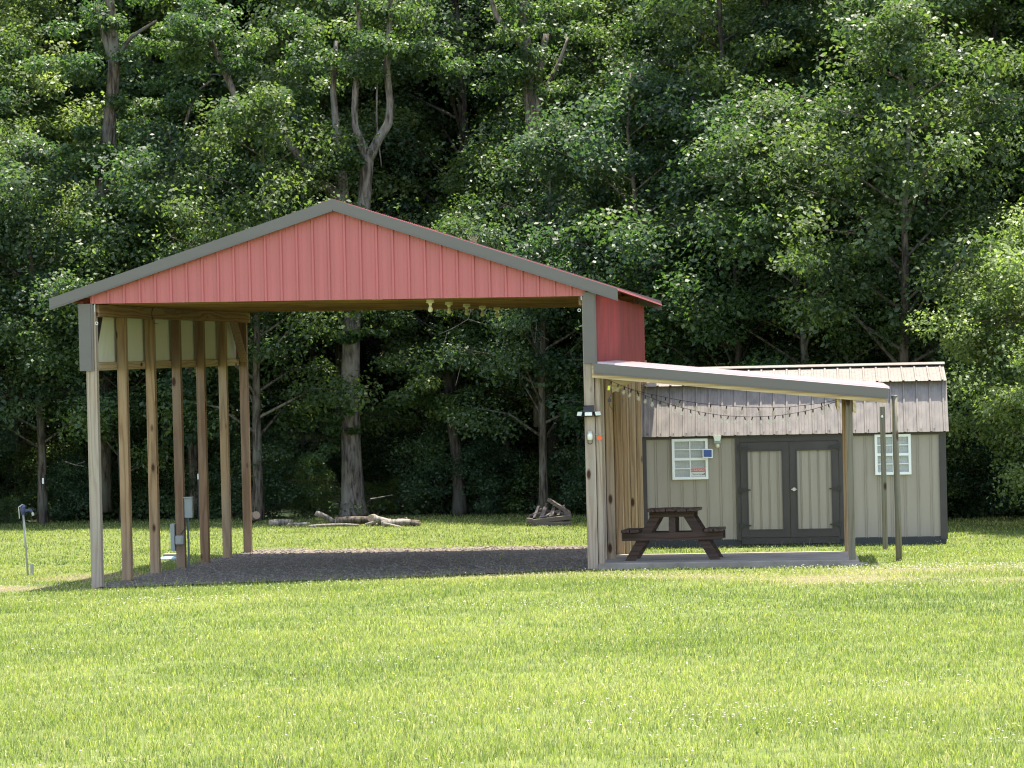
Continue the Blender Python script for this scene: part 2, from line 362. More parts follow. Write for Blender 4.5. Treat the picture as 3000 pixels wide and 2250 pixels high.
# concrete slab of the lean-to
mc, t, p_ = mat('concrete')
vec = coords(t, rnd=False)
t.links.new(ramp(t, noise(t, vec, 2.4, 7, .6), [(.3, (.16, .14, .115)), (.5, (.24, .213, .18)), (.75, (.31, .275, .24))]).outputs[0], p_.inputs['Base Color'])
p_.inputs['Roughness'].default_value = .85; bump(t, p_, noise(t, vec, 30, 4), .3, .005)
sb = MB()
def zs(d): return .256-.0385*(d+.05)
def blk(a0, a1, d0, d1, depth, off=0):
    sb.hexa([(a0, d0, zs(d0)-depth), (a1, d0, zs(d0)-depth), (a1, d1, zs(d1)-depth), (a0, d1, zs(d1)-depth)],
            [(a0, d0, zs(d0)+off), (a1, d0, zs(d0)+off), (a1, d1, zs(d1)+off), (a0, d1, zs(d1)+off)])
blk(7.22, 10.86, -.05, 3.7, .3)
sb.hexa([(10.6, -.16, 0), (10.98, -.16, 0), (10.98, .06, 0), (10.6, .06, 0)], [(10.6, -.16, .215), (10.98, -.16, .215), (10.98, .06, .21), (10.6, .06, .21)])
slab = sb.build('concrete_slab', mc, bevel=.012); slab.location = (O[0], O[1], 0); slab.rotation_euler = (0, 0, -PSI); slab['kind'] = 'structure'

# ------------------------------------------------------------------ ribbed sheets
def rib_profile(a0, a1, pitch=.2286, h=.019, phase=0, minor=.003):
    pts = {a0: 0, a1: 0}; k0 = int((a0-phase)/pitch)-2
    for k in range(k0, int((a1-phase)/pitch)+3):
        c = phase+k*pitch
        for dx, hh in ((-.024, 0), (-.013, h*1.3), (.013, h*1.3), (.024, 0), (.069, 0), (.076, minor), (.083, 0), (.145, 0), (.152, minor), (.159, 0)):
            x = c+dx
            if a0 < x < a1: pts[round(x, 4)] = hh
    return sorted(pts.items())
def sheet(mb, prof, lo, hi, out):
    """strip faces between lo(x) and hi(x); out(x, h) -> offset vector; given thickness of 3 mm"""
    n = len(prof); vs = []
    for th in (0, -.003):
        for x, h in prof:
            for fn in (lo, hi): 
                p0 = fn(x); q = out(h+th); vs.append((p0[0]+q[0], p0[1]+q[1], p0[2]+q[2]))
    fs = []
    for i in range(n-1):
        b = 2*i; c = 2*n+2*i
        fs += [(b, b+2, b+3, b+1), (c, c+1, c+3, c+2), (b, c, c+2, b+2), (b+1, b+3, c+3, c+1)]
    mb.add(vs, fs); return mb

# ------------------------------------------------------------------ the carport
CP = thing('carport', 'tall open carport with red metal gable, grey trim and rows of bare timber posts', 'carport', (O[0], O[1], 0), -PSI)
PK = 3.575
def zroof(a): return 5.45-(PK-a)*.3165 if a < PK else 5.45-(a-PK)*.3405
def gz(a, d): X_, Y_, _ = W(a, d); return float(g(X_, Y_))
bays = [0, 1.83, 3.66, 5.49, 7.32, 9.14, 10.97]
lw = ['post_grey', 'post', 'post', 'post_red', 'post_red', 'post', 'post_red']
for i, d in enumerate(bays):
    b = MB().box(-.07, .07 + (.012 if i == 0 else 0), d, d+.14, gz(0, d)-.15, 4.06)
    o = b.build('post', M[lw[i]], CP, bevel=.004)
    if i == 0: o['label'] = 'pale weathered grey corner post'
for i, d in enumerate(bays):
    z0 = gz(7.14, d)-.15
    MB().box(7.07, 7.215, d, d+.14, z0, 4.0).build('post', M['post'] if i not in (0, 1) else M['post_grey'], CP, bevel=.004)
    if i < 3: MB().box(7.222, 7.335 if i else 7.30, d+.03, d+.17, .05, 2.93).build('lean_to_post', M['post_grey'] if i == 0 else M['post'], CP, bevel=.004)
    else: MB().box(7.222, 7.31, d+.03, d+.12, gz(7.3, d)-.1, 3.05).build('lean_to_post', M['post'], CP, bevel=.004)
# gable front and rear
def gbot(a): return 4.080-.0087*a
for dpl, sgn in ((-.02, -1), (11.13, 1)):
    prof = rib_profile(.02, 7.12, phase=.06)
    sheet(MB(), prof, lambda x: (x, dpl, gbot(x)), lambda x: (x, dpl, zroof(x)-.05), lambda h: (0, sgn*h, 0)).build('gable_panel', M['red'], CP)
    MB().box(.075, 7.075, dpl+.02 if sgn < 0 else dpl-.06, dpl+.06 if sgn < 0 else dpl-.02, 4.078, 4.2).build('header_beam', M['beamX'], CP)
for k in range(1, 18):
    d = .61*k
    b = MB().hexa([(.0, d, 4.07), (7.15, d, 4.008), (7.15, d+.038, 4.008), (.0, d+.038, 4.07)], [(.0, d, 4.16), (7.15, d, 4.1), (7.15, d+.038, 4.1), (.0, d+.038, 4.16)])
    b.bar((PK, d+.02, 4.09), (PK, d+.02, 5.2), .038, .09, (0, 1, 0)); b.bar((.2, d+.02, 4.09), (PK, d+.02, 5.24), .038, .1, (0, 1, 0)); b.bar((6.9, d+.02, 4.09), (PK, d+.02, 5.24), .038, .1, (0, 1, 0))
    b.build('truss', M['beamX'], CP)
# side plates
for a0 in (.088, 7.02):
    MB().box(a0, a0+.04, .05, 11.1, 3.89, 4.066).build('side_beam', M['beamY'], CP)
# roof sheets, ribs running down the slope
for sgn, a0, a1 in ((-1, -.55, PK), (1, PK, 7.60)):
    prof = rib_profile(-.13, 11.35, phase=.05, h=.02)
    dr_ = (lambda y: .058*max(0, y)/11 if sgn > 0 else 0)
    fn0 = lambda y: (a0, y, zroof(a0)+.004-dr_(y)); fn1 = lambda y: (a1, y, zroof(a1)+.004-dr_(y))
    mb = MB(); sheet(mb, prof, fn0, fn1, lambda h: (0, 0, h)); mb.build('roof_sheet', M['red_roof'], CP)
rc = MB()
for sg in (-1, 1):
    k_ = .3165 if sg < 0 else .3405
    rc.hexa(*[[(PK, -.13, 5.472+t_), (PK, 11.37, 5.41+t_), (PK+sg*.2, 11.37, 5.41-.2*k_+t_), (PK+sg*.2, -.13, 5.472-.2*k_+t_)][::sg] for t_ in (0, .007)])
rc.build('ridge_cap', M['red_roof'], CP)
# purlins under the roof
for k in range(11):
    a = -.35+k*.72
    if abs(a-PK) < .2: continue
    z = zroof(a)-.075
    MB().box(a-.02, a+.02, .0, 11.3, z-.02, z+.06).build('purlin', M['beamY'], CP)
# fascia trims front and rear
for dpl in (-.14, 11.33):
    for a0, a1 in ((-.55, PK), (PK, 7.585)):
        z0, z1 = zroof(a0), zroof(a1)
        z0 += .022; z1 += .022; b = MB()
        b.hexa([(a0, dpl, z0-.152), (a1, dpl, z1-.157), (a1, dpl+.03, z1-.157), (a0, dpl+.03, z0-.152)], [(a0, dpl, z0), (a1, dpl, z1), (a1, dpl+.03, z1), (a0, dpl+.03, z0)])
        b.hexa([(a0+.01, dpl-.012, z0-.165), (a1, dpl-.012, z1-.170), (a1, dpl+.03, z1-.170), (a0+.01, dpl+.03, z0-.165)], [(a0+.01, dpl-.012, z0-.153), (a1, dpl-.012, z1-.158), (a1, dpl+.03, z1-.158), (a0+.01, dpl+.03, z0-.153)])
        b.hexa([(a0+.01, dpl+.03, z0-.15), (a1, dpl+.03, z1-.155), (a1, dpl+.13, z1-.155), (a0+.01, dpl+.13, z0-.15)], [(a0+.01, dpl+.03, z0-.142), (a1, dpl+.03, z1-.147), (a1, dpl+.13, z1-.147), (a0+.01, dpl+.13, z0-.142)])
        b.build('fascia_trim', M['trim'], CP)
# corner trims
for a0, a1, z0, z1, st in ((-.157, .052, 3.12, 3.98, .03), (7.085, 7.262, 3.067, 3.97, .018)):
    for dpl in (-.03,):
        b = MB().box(a0, a1-st, dpl, dpl+.025, z0, z1+.1).box(a1-st+.001, a1, dpl+.006, dpl+.025, z0, z1+.1).box(a0, a0+.012, dpl+.026, .2, z0, z1)
        if a0 > 3: b = MB().box(a0, a1-.014, dpl, dpl+.025, z0, z1+.1).box(a1-.013, a1, dpl+.002, dpl+.15, z0, z1+.08)
        b.build('corner_trim', M['trim'], CP)
# eave side walls
prof = rib_profile(.03, 11.1, phase=.1)
sheet(MB(), prof, lambda y: (-.125, y, 3.13), lambda y: (-.125, y, 4.12), lambda h: (-h, 0, 0)).build('side_panel', M['red'], CP)
sheet(MB(), rib_profile(.16, 10.95, pitch=.0762, h=.006, minor=0), lambda y: (-.116, y, 3.24), lambda y: (-.116, y, 4.02), lambda h: (h, 0, 0)).build('inner_panel', M['cream'], CP)
sheet(MB(), prof, lambda y: (7.262, y, 3.02), lambda y: (7.262, y, 4.03), lambda h: (h, 0, 0)).build('side_panel', M['red_side'], CP)
MB().box(-.112, -.072, .16, 11.1, 3.12, 3.235).build('girt', M['paleY'], CP)
MB().box(-.112, -.072, .16, 11.1, 3.95, 4.04).build('girt', M['paleY'], CP)
MB().box(7.218, 7.255, .02, 11.1, 3.06, 3.2).build('girt', M['paleY'], CP)
# knee brace at the far left corner, dark wedge at the near one
MB().bar((.03, 10.9, 3.2), (.03, 9.95, 4.0), .04, .14, (1, 0, 0)).build('knee_brace', M['post_red'], CP)
MB().bar((-.05, .2, 3.25), (-.05, .75, 3.95), .03, .12, (1, 0, 0)).build('knee_brace', M['shed_trim'], CP)
# steel hanger plates
for a0 in (.073, 7.055): MB().box(a0, a0+.012, -.004, .05, 3.96, 4.09).build('hanger_plate', M['steel'], CP)
for a0, d in ((4.0, .61), (4.3, 1.83), (4.0, 3.05), (5.2, 4.9), (3.3, 1.22), (4.6, 6.1)):
    MB().box(a0, a0+.15, d-.004, d-.001, 4.045-.0087*(a0-4), 4.075-.0087*(a0-4)).build('truss_plate', M['steel'], CP)
# lean-to roof on the right
def zl(a): return 3.058-(a-7.25)*.1072
L0, L1 = -.14, 4.0
prof = rib_profile(L0, L1, phase=.0, h=.02)
sheet(MB(), prof, lambda y: (7.27, y, zl(7.27)+.01), lambda y: (11.33, y, zl(11.33)+.01), lambda h: (0, 0, h)).build('lean_to_roof', M['glare_roof'], CP)
def slant(mb, a0, a1, d0, d1, t0, t1):
    return mb.hexa([(a0, d0, zl(a0)+t0), (a1, d0, zl(a1)+t0), (a1, d1, zl(a1)+t0), (a0, d1, zl(a0)+t0)], [(a0, d0, zl(a0)+t1), (a1, d0, zl(a1)+t1), (a1, d1, zl(a1)+t1), (a0, d1, zl(a0)+t1)])
b = MB(); slant(b, 7.225, 11.31, -.17, -.145, -.125, .012); slant(b, 7.225, 11.30, -.182, -.15, -.137, -.126); b.build('lean_to_fascia', M['trim'], CP)
slant(MB(), 7.20, 11.27, -.142, -.10, -.195, -.03).build('lean_to_rafter', M['pale'], CP)
for k in range(1, 7): slant(MB(), 7.34, 11.25, -.1+k*.64, -.06+k*.64, -.185, -.03).build('lean_to_rafter', M['pale'], CP)
MB().box(11.26, 11.30, -.1, 3.95, zl(11.28)-.19, zl(11.28)-.02).build('lean_to_eave_board', M['paleY'], CP)
MB().box(10.82, 10.865, -.13, 3.9, zl(10.85)-.37, zl(10.85)-.19).build('lean_to_beam', M['paleY'], CP)
MB().box(10.60, 10.64, -.05, 3.9, zl(10.62)-.37, zl(10.62)-.19).build('lean_to_beam', M['paleY'], CP)
for i, d in enumerate((0, 1.83, 3.6)):
    zt = zl(10.72)-.2
    a_c = (10.768, 10.775, 10.742)[i]
    MB().box(a_c-.045, a_c+.045, d-.03, d+.06, zs(d)-.03 if i else .2, zt).build('lean_to_post', M['post_old'] if i == 0 else M['post'], CP, bevel=.003)
MB().hexa([(7.34, 1.72, 2.62), (7.75, 1.72, 2.82), (7.75, 1.74, 2.82), (7.34, 1.74, 2.62)], [(7.34, 1.72, 2.86), (7.75, 1.72, 2.86), (7.75, 1.74, 2.86), (7.34, 1.74, 2.86)]).build('gusset_board', M['pale'], CP)

# ------------------------------------------------------------------ the shed
SD = thing('storage_shed', 'long beige metal storage shed with brown barn roof and dark double doors', 'shed', W(7.18, 10.6, 0), -PSI)
SW = 5.38
def ssl(x): return .004*x
MB().box(.05, SW-.05, .04, 3.0, -.14, 1.73).build('wall', M['siding'], SD)
prof = [q for q in rib_profile(.12, SW-.12, pitch=.1524, h=.010, minor=0, phase=.02)]
def siding_prof(a0, a1):
    pts = {a0: 0, a1: 0}; c = a0+.17
    while c < a1:
        for dx, hh in ((-.030, 0), (-.024, .011), (-.014, .011), (-.008, 0), (.008, 0), (.014, .011), (.024, .011), (.030, 0)):
            if a0 < c+dx < a1: pts[round(c+dx, 4)] = hh
        c += .2286
    return sorted(pts.items())
for a0, a1 in ((.12, 1.70), (3.58, SW-.12)):
    sheet(MB(), siding_prof(a0, a1), lambda x: (x, .03, -.16), lambda x: (x, .03, 1.70), lambda h: (0, -h, 0)).build('siding', M['siding'], SD)
MB().box(0, .12, -.005, .045, -.2, 1.72).build('corner_trim', M['shed_trim'], SD)
MB().box(SW-.12, SW, -.005, .045, -.2, 1.72).build('corner_trim', M['shed_trim'], SD)
MB().box(.0, SW, -.012, .03, 1.64, 1.73).build('eave_trim', M['shed_trim'], SD)
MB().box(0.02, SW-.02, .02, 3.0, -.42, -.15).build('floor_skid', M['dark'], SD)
MB().box(0.01, SW-.01, 2.96, 3.04, -.2, 1.72).build('rear_wall', M['siding'], SD)
SIDE = M['siding']
for x in (.0, SW-.045):
    b = MB(); pr = [(.045, -.2), (.045, 1.72), (.46, 2.54), (1.52, 2.82), (2.58, 2.54), (3.0, 1.72), (3.0, -.2)]
    n = len(pr); b.add([(x+q, y, z) for q in (0, .045) for y, z in pr], [tuple(range(n))[::-1], tuple(range(n, 2*n))]+[(i, (i+1) % n, n+(i+1) % n, n+i) for i in range(n)]); b.build('end_wall', SIDE, SD)
def roofpart(name, y0, z0, y1, z1, mirror=False):
    prof = rib_profile(-.06, SW+.05, phase=.10, h=.014)
    nv = Vector((0, -(z1-z0), (y1-y0))).normalized()
    if mirror: y0, y1 = 3.04-y0, 3.04-y1; nv.y = -nv.y
    sheet(MB(), prof, lambda x: (x, y0, z0), lambda x: (x, y1, z1), lambda h: (0, nv.y*h, nv.z*h)).build(name, M['shed_roof'], SD)
for mi in (False, True):
    roofpart('lower_roof', -.09, 1.69, .42, 2.57, mi)
    roofpart('upper_roof', .29, 2.578, 1.52, 2.85, mi)
b = MB()
for s_ in (-1, 1): b.hexa([(-.08, 1.52, 2.89), (SW+.07, 1.52, 2.89), (SW+.07, 1.52+s_*.17, 2.853), (-.08, 1.52+s_*.17, 2.853)][::-s_], [(-.08, 1.52, 2.90), (SW+.07, 1.52, 2.90), (SW+.07, 1.52+s_*.17, 2.863), (-.08, 1.52+s_*.17, 2.863)][::-s_])
b.build('ridge_cap', M['shed_roof'], SD)
# screws on the lower roof
for k in range(24):
    x = .15+k*.2286
    if x < SW-.02: MB().box(x-.006, x+.006, -.085, -.06, 1.735, 1.75).build('screw', M['black'], SD)
# door
dx0, dx1 = 1.70, 3.58
MB().box(dx0, dx0+.075, -.015, .03, -.17, 1.64).box(dx1-.075, dx1, -.015, .03, -.17, 1.64).box(dx0+.076, dx1-.076, -.015, .03, 1.565, 1.639).box(dx0+.076, dx1-.076, -.01, .03, -.24, -.13).build('door_frame', M['shed_trim'], SD)
for s_ in (0, 1):
    x0 = dx0+.08 if s_ == 0 else (dx0+dx1)/2+.004; x1 = (dx0+dx1)/2-.004 if s_ == 0 else dx1-.08
    dr = MB().box(x0, x0+.13, -.03, .02, -.12, 1.56).box(x1-.13, x1, -.03, .02, -.12, 1.56).box(x0+.131, x1-.131, -.03, .02, 1.40, 1.559).box(x0+.131, x1-.131, -.03, .02, -.119, .02).build('door', M['shed_trim'], SD)
    sheet(MB(), rib_profile(x0+.13, x1-.13, pitch=.1524, h=.009, phase=x0+.2, minor=.002), lambda x: (x, -.012, .02), lambda x: (x, -.012, 1.40), lambda h: (0, -h, 0)).build('door_panel', M['siding'], dr)
    MB().box(x0+.112, x0+.130, -.042, -.0305, .0, 1.42).box(x1-.130, x1-.112, -.042, -.0305, .0, 1.42).box(x0+.131, x1-.131, -.042, -.0305, 1.402, 1.42).box(x0+.131, x1-.131, -.042, -.0305, 0, .018).build('door_moulding', M['shed_trim'], dr)
    for z in (.09, .72, 1.46):
        hx = x0-.03 if s_ == 0 else x1+.03; sg = 1 if s_ == 0 else -1
        b = MB().box(min(hx, hx+sg*.045), max(hx, hx+sg*.045), -.05, -.031, z-.055, z+.055)
        b.hexa([(hx+sg*.045, -.048, z-.03), (hx+sg*.20, -.048, z-.010), (hx+sg*.20, -.031, z-.010), (hx+sg*.045, -.031, z-.03)], [(hx+sg*.045, -.048, z+.03), (hx+sg*.20, -.048, z+.010), (hx+sg*.20, -.031, z+.010), (hx+sg*.045, -.031, z+.03)])
        b.build('hinge', M['black'], dr)
    if s_ == 1:
        b = MB().tube([(x0+.07, -.031, .72), (x0+.07, -.05, .72), (x0+.07, -.075, .72)], [.035, .02, .03], 12); b.bar((x0+.02, -.06, .72), (x0+.12, -.06, .72), .012, .016)
        b.build('handle', M['steel'], dr)
# windows
for wx0, wx1, wz0, wz1 in ((.575, 1.21, .925, 1.645), (4.14, 4.77, .945, 1.655)):
    fr = MB(); fw = .045
    fr.box(wx0, wx0+fw, -.03, .03, wz0, wz1).box(wx1-fw, wx1, -.03, .03, wz0, wz1).box(wx0+fw, wx1-fw, -.03, .03, wz1-fw, wz1).box(wx0+fw, wx1-fw, -.03, .03, wz0, wz0+fw)
    zm = (wz0+wz1)/2; fr.box(wx0+fw, wx1-fw, -.024, .02, zm-.022, zm+.022)
    wn = fr.build('window', M['white'], SD)
    mu = MB(); xm = (wx0+wx1)/2
    mu.box(xm-.009, xm+.009, -.012, -.004, wz0+fw, zm-.022).box(xm-.009, xm+.009, -.012, -.004, zm+.022, wz1-fw)
    for zz in ((wz0+fw+zm-.022)/2, (wz1-fw+zm+.022)/2): mu.box(wx0+fw, wx1-fw, -.0135, -.0055, zz-.008, zz+.008)
    mu.build('muntins', M['white'], wn)
    MB().box(wx0+.02, wx1-.02, .02, .026, wz0+.02, wz1-.02).build('window_back', M['dark'], wn)
    bl = MB(); z = wz0+fw+.008
    while z < wz1-fw:
        bl.hexa([(wx0+fw, .005, z), (wx1-fw, .005, z), (wx1-fw, .016, z+.006), (wx0+fw, .016, z+.006)], [(wx0+fw, .005, z+.010), (wx1-fw, .005, z+.010), (wx1-fw, .016, z+.016), (wx0+fw, .016, z+.016)]); z += .021
    bl.build('blind', M['blind'], wn)
    gm_, t, p_ = mat('window_glass'); p_.inputs['Base Color'].default_value = (.9, .95, .95, 1); p_.inputs['Roughness'].default_value = .03; seethrough(t, p_, .82)
    MB().box(wx0+fw, wx1-fw, -.003, .001, wz0+fw, wz1-fw).build('pane', gm_, wn)
# wall lamp above the door's left
wl = thing('wall_lamp', 'small white wall lamp just under the shed eave beside the double doors', 'lamp', W(7.18+1.385, 10.6-.01, 0), -PSI)
MB().hexa([(-.05, -.09, 1.60), (.05, -.09, 1.60), (.05, 0, 1.60), (-.05, 0, 1.60)], [(-.07, -.10, 1.69), (.07, -.10, 1.69), (.07, 0, 1.69), (-.07, 0, 1.69)]).build('shade', M['lens'], wl)
MB().box(-.06, .06, -.08, 0, 1.555, 1.598).build('base', M['greybox'], wl)
MB().lathe([(.01, -.04), (.035, -.02), (.035, .02), (.02, .035)], (0, -.05, 1.515), 12).build('sensor', M['cream_lamp'], wl, smooth=True)
sp = thing('solar_panel', 'small blue solar panel in a white frame on the shed window corner', 'solar panel', W(7.18+1.21, 10.6-.09, 0), -PSI)  # small solar panel on its own bracket, no charger unit modelled
MB().hexa([(-.09, -.03, 1.31), (.085, -.01, 1.30), (.085, .01, 1.30), (-.09, -.01, 1.31)], [(-.09, .01, 1.46), (.085, .03, 1.455), (.085, .05, 1.455), (-.09, .03, 1.46)]).build('frame', M['white'], sp)
MB().hexa([(-.073, -.031, 1.325), (.07, -.014, 1.318), (.07, -.004, 1.318), (-.073, -.02, 1.325)], [(-.073, 0.0, 1.447), (.07, .018, 1.442), (.07, .03, 1.442), (-.073, .012, 1.447)]).build('cell', M['solar'], sp)
MB().box(-.02, .02, .03, .07, 1.36, 1.40).build('bracket', M['white'], sp)
# warning sign in the window
sg_ = thing('warning_sign', 'paper warning sign with red band behind the lower pane of the shed window', 'sign', W(7.18, 10.6, 0), -PSI)
MB().box(.905, 1.155, -.0165, -.0145, .975, 1.12).build('sheet', M['signwhite'], sg_)
MB().box(.905, 1.155, -.0195, -.0170, 1.055, 1.12).build('red_band', M['signred'], sg_)
def text(s_, x, y, z, size, m_, par, name='lettering'):
    c = bpy.data.curves.new(name, 'FONT'); c.body = s_; c.size = size; c.extrude = .0006; c.align_x = 'CENTER'; c.materials.append(m_)
    o_ = bpy.data.objects.new(name, c); COL.objects.link(o_); o_.parent = par; o_.location = (x, y, z); o_.rotation_euler = (math.pi/2, 0, 0)
    me_ = bpy.data.meshes.new_from_object(o_); mw = o_.matrix_basis.copy(); bpy.data.objects.remove(o_)
    o_ = bpy.data.objects.new(name, me_); COL.objects.link(o_); o_.parent = par; o_.matrix_basis = mw; return o_
text('WARNING', 1.03, -.0205, 1.068, .055, M['signwhite'], sg_)
text('Security', 1.01, -.0175, 1.0, .05, M['signblack'], sg_)
MB().box(1.10, 1.125, -.0185, -.0170, 1.0, 1.02).box(1.13, 1.15, -.0185, -.0170, 1.005, 1.03).build('camera_icon', M['signblack'], sg_)

# ------------------------------------------------------------------ picnic table
PT = thing('picnic_table', 'dark stained wooden picnic table with two benches on the concrete slab', 'picnic table', W(8.23, 1.3, zs(1.3)), -PSI-.015)
PT.rotation_euler = (-.0385, 0, -PSI-.015)
ln0, ln1 = -.62, .62
tp = MB()
for k in range(5):
    x = -.375+k*.152; tp.box(x, x+.142, ln0-.05+.01*(k % 2), ln1+.05, .695+.003*(k % 3), .735+.003*(k % 3))
tp.build('tabletop', M['stain'], PT, bevel=.004)
for s_ in (-1, 1):
    bt = MB()
    for k in range(2):
        x = s_*(.53+k*.13); bt.box(x-.06, x+.06, ln0-.05, ln1+.05, .405, .443)
    bt.build('bench', M['stain'], PT, bevel=.004)
for y in (-.45, .45):
    for s_ in (-1, 1):
        MB().hexa([(s_*.61-.075, y-.02, .0), (s_*.61+.075, y-.02, .0), (s_*.61+.075, y+.02, .0), (s_*.61-.075, y+.02, .0)], [(s_*.20-.075, y-.02, .692), (s_*.20+.075, y-.02, .692), (s_*.20+.075, y+.02, .692), (s_*.20-.075, y+.02, .692)]).build('leg', M['stainX'], PT, bevel=.003)
    MB().box(-.72, .72, y-.062, y-.022, .285, .40).build('bench_rail', M['stainX'], PT, bevel=.003)
    MB().box(-.32, .32, y-.062, y-.022, .62, .692).build('top_rail', M['stainX'], PT, bevel=.003)
    MB().bar((0, y+.05 if y < 0 else y-.05, .38), (0, y*.35, .69), .085, .04, (0, 1, 0)).build('brace', M['stain'], PT)
    MB().box(-.045, .045, y-.018, y+.02, .40, .69).build('centre_strut', M['stain'], PT)

# ------------------------------------------------------------------ standalone posts
P = ghit(2634, 1643)
rp = thing('round_post', 'free-standing round greyish wooden post in the grass before the shed window', 'post', P)
MB().tube([(0, 0, -.2), (.0, 0, .8), (-.012, .0, 1.6), (-.02, 0, 2.36)], [.046, .044, .043, .042], 14, jit=.02).build('pole', M['post_old'], rp, smooth=True)
MB().lathe([(.046, 2.362), (.046, 2.375)], (-.02, 0, 0), 14).build('cap', M['steel'], rp)
P = ghit(2594, 1614)
qp = thing('square_post', 'free-standing square wooden post between the lean-to and the round post', 'post', P, -PSI)
MB().box(-.043, .043, -.043, .043, -.2, 2.42).build('pole', M['post_old'], qp, bevel=.006)
MB().lathe([(.012, -.02), (.02, 0), (.012, .02)], (-.01, -.055, 2.25), 8).build('reflector', M['lens'], qp)

# ------------------------------------------------------------------ fittings
for i, d in enumerate((.45, 2.55, 4.75, 6.9, 9.1)):
    c = thing('ceiling_lamp', ['nearest', 'second', 'third', 'fourth', 'farthest'][i]+' cream lampholder with bulb in the row hanging under the carport trusses', 'lamp', W(4.86, d, 4.03), -PSI, 'lampholders under the carport roof')
    MB().lathe([(.056, -.002), (.058, -.03), (.062, -.034), (.062, -.044), (.028, -.055), (.02, -.085)], (0, 0, 0), 16).build('lampholder', M['cream_lamp'], c, smooth=False)
    MB().lathe([(.018, -.086), (.022, -.105), (.034, -.135), (.036, -.150), (.030, -.170), (.012, -.182)], (0, 0, 0), 14).build('bulb', M['cream_lamp'], c, smooth=True)
fl = thing('solar_floodlight', 'black solar floodlight with three pale heads on the corner post', 'floodlight', W(7.135, -.01, 2.36), -PSI)
MB().hexa([(-.07, -.10, .03), (.07, -.10, .03), (.07, 0, .03), (-.07, 0, .03)], [(-.07, -.08, .10), (.07, -.08, .10), (.07, 0, .12), (-.07, 0, .12)]).build('housing', M['black'], fl)
for s_ in (-1, 0, 1):
    h = MB(); c = Vector((s_*.125, -.09+.05*abs(s_), 0.0)); ang = s_*.85
    R = Matrix.Rotation(ang, 3, 'Z') @ Matrix.Rotation(-.35, 3, 'X')
    def bx(mb, x0, x1, y0, y1, z0, z1):
        return mb.hexa(*[[c+R@Vector(q) for q in ((x0, y0, zz), (x1, y0, zz), (x1, y1, zz), (x0, y1, zz))] for zz in (z0, z1)])
    hd = bx(MB(), -.055, .055, -.005, .03, -.03, .035).build('head', M['black'], fl)
    bx(MB(), -.05, .05, -.010, -.0055, -.026, .030).build('lens', M['lens'], hd)
jl = thing('jar_lantern', 'small clear hanging jar lantern on the front of the corner post', 'lantern', W(7.145, -.045, 1.99), -PSI)
MB().lathe([(.02, .0), (.036, .015), (.038, .07), (.030, .10)], n=12).build('jar', M['lens'], jl, smooth=True)
MB().lathe([(.032, .101), (.032, .125)], n=12).build('lid', M['steel'], jl)
MB().tube([(-.03, 0, .0), (-.03, 0, -.04), (0, 0, -.055), (.03, 0, -.04), (.03, 0, 0)], .006, 6).build('hook', M['black'], jl)
om = thing('orange_reflector', 'round orange reflector wired to the second post', 'reflector', W(7.315, -.03, 2.01), -PSI)
om.location = W(7.28, -.02, 2.02)
MB().tube([(0, 0, 0), (0, -.012, 0)], .036, 16).build('disc', M['orange'], om)
MB().tube([(-.07, -.006, .055), (0, -.012, .038), (.06, -.006, .06)], .004, 5).build('wire', M['steel'], om)
MB().tube([(0, -.006, -.037), (0.005, -.006, -.07)], .004, 5).build('pin', M['steel'], om)
yt = thing('yellow_tag', 'small yellow plug tag hanging from the lean-to rafter corner', 'tag', W(7.42, .02, 2.72), -PSI)
MB().hexa([(-.02, 0, -.03), (.012, 0, -.035), (.012, .012, -.035), (-.02, .012, -.03)], [(-.012, 0, .03), (.02, 0, .028), (.02, .012, .028), (-.012, .012, .03)]).build('tag', M['yellow'], yt)
MB().tube([(.0, .005, .03), (.03, .0, .08), (.04, .0, -.05), (.02, 0, -.12), (0.0, 0, -.15)], .005, 5).build('cord', M['black'], yt)
MB().box(-.02, .03, -.02, .02, -.20, -.15).build('plug', M['black'], yt)
MB().tube([(0.0, 0, -.2), (.01, 0, -.26), (.06, 0, -.33), (.09, 0, -.30), (.07, 0, -.24)], .004, 5).build('cord', M['black'], yt)
hc = thing('hanging_wire', 'loose dark wire looped over the carport side beam', 'wire', W(.135, 5.0, 3.9), -PSI)
hc.location = W(.14, 3.4, 3.9)
MB().tube([(0, .2, .15), (0, 0, .17), (0, -.12, .1), (.0, -.10, -.02), (0, .1, -.06), (0, -.05, -.08), (.0, .3, -.085)], .006, 5).build('loop', M['black'], hc)
for a_, z_, lb in ((.10, 3.8, 'small steel ring hook on the inner side of the left corner trim'), (7.03, 3.82, 'small steel ring hook on the inner side of the right corner trim')):
    rk = thing('ring_hook', lb, 'hook', W(a_, .0, z_), -PSI)
    MB().tube([(.02*math.cos(t_), 0, .02*math.sin(t_)) for t_ in np.linspace(0, 6.1, 12)], .005, 5).build('ring', M['lens'], rk)
# electrics on the fourth post
eb = thing('breaker_box', 'grey electrical breaker box with conduit on the fourth left post', 'electrical box', W(.0, 5.49, 0), -PSI)
MB().box(.075, .205, .02, .12, .68, 1.0).build('enclosure', M['greybox'], eb, bevel=.006)
MB().box(.07, .21, .0, .125, 1.001, 1.02).build('hood', M['greybox'], eb)
MB().tube([(.125, .06, .68), (.125, .06, -.4)], .018, 8).build('conduit', M['conduit'], eb)
MB().tube([(.115, .02, .68), (.09, -.02, .5), (.02, -.03, .42)], .008, 6).build('cable', M['black'], eb)
eo = thing('power_outlet', 'grey weatherproof power outlet box on the fourth left post', 'outlet', W(.0, 5.49, 0), -PSI)
MB().box(-.06, .07, -.09, -.005, .255, .40).build('cover', M['greybox'], eo, bevel=.012)
MB().box(-.035, .045, -.1, -.0905, .285, .37).build('lid', M['pvc'], eo)
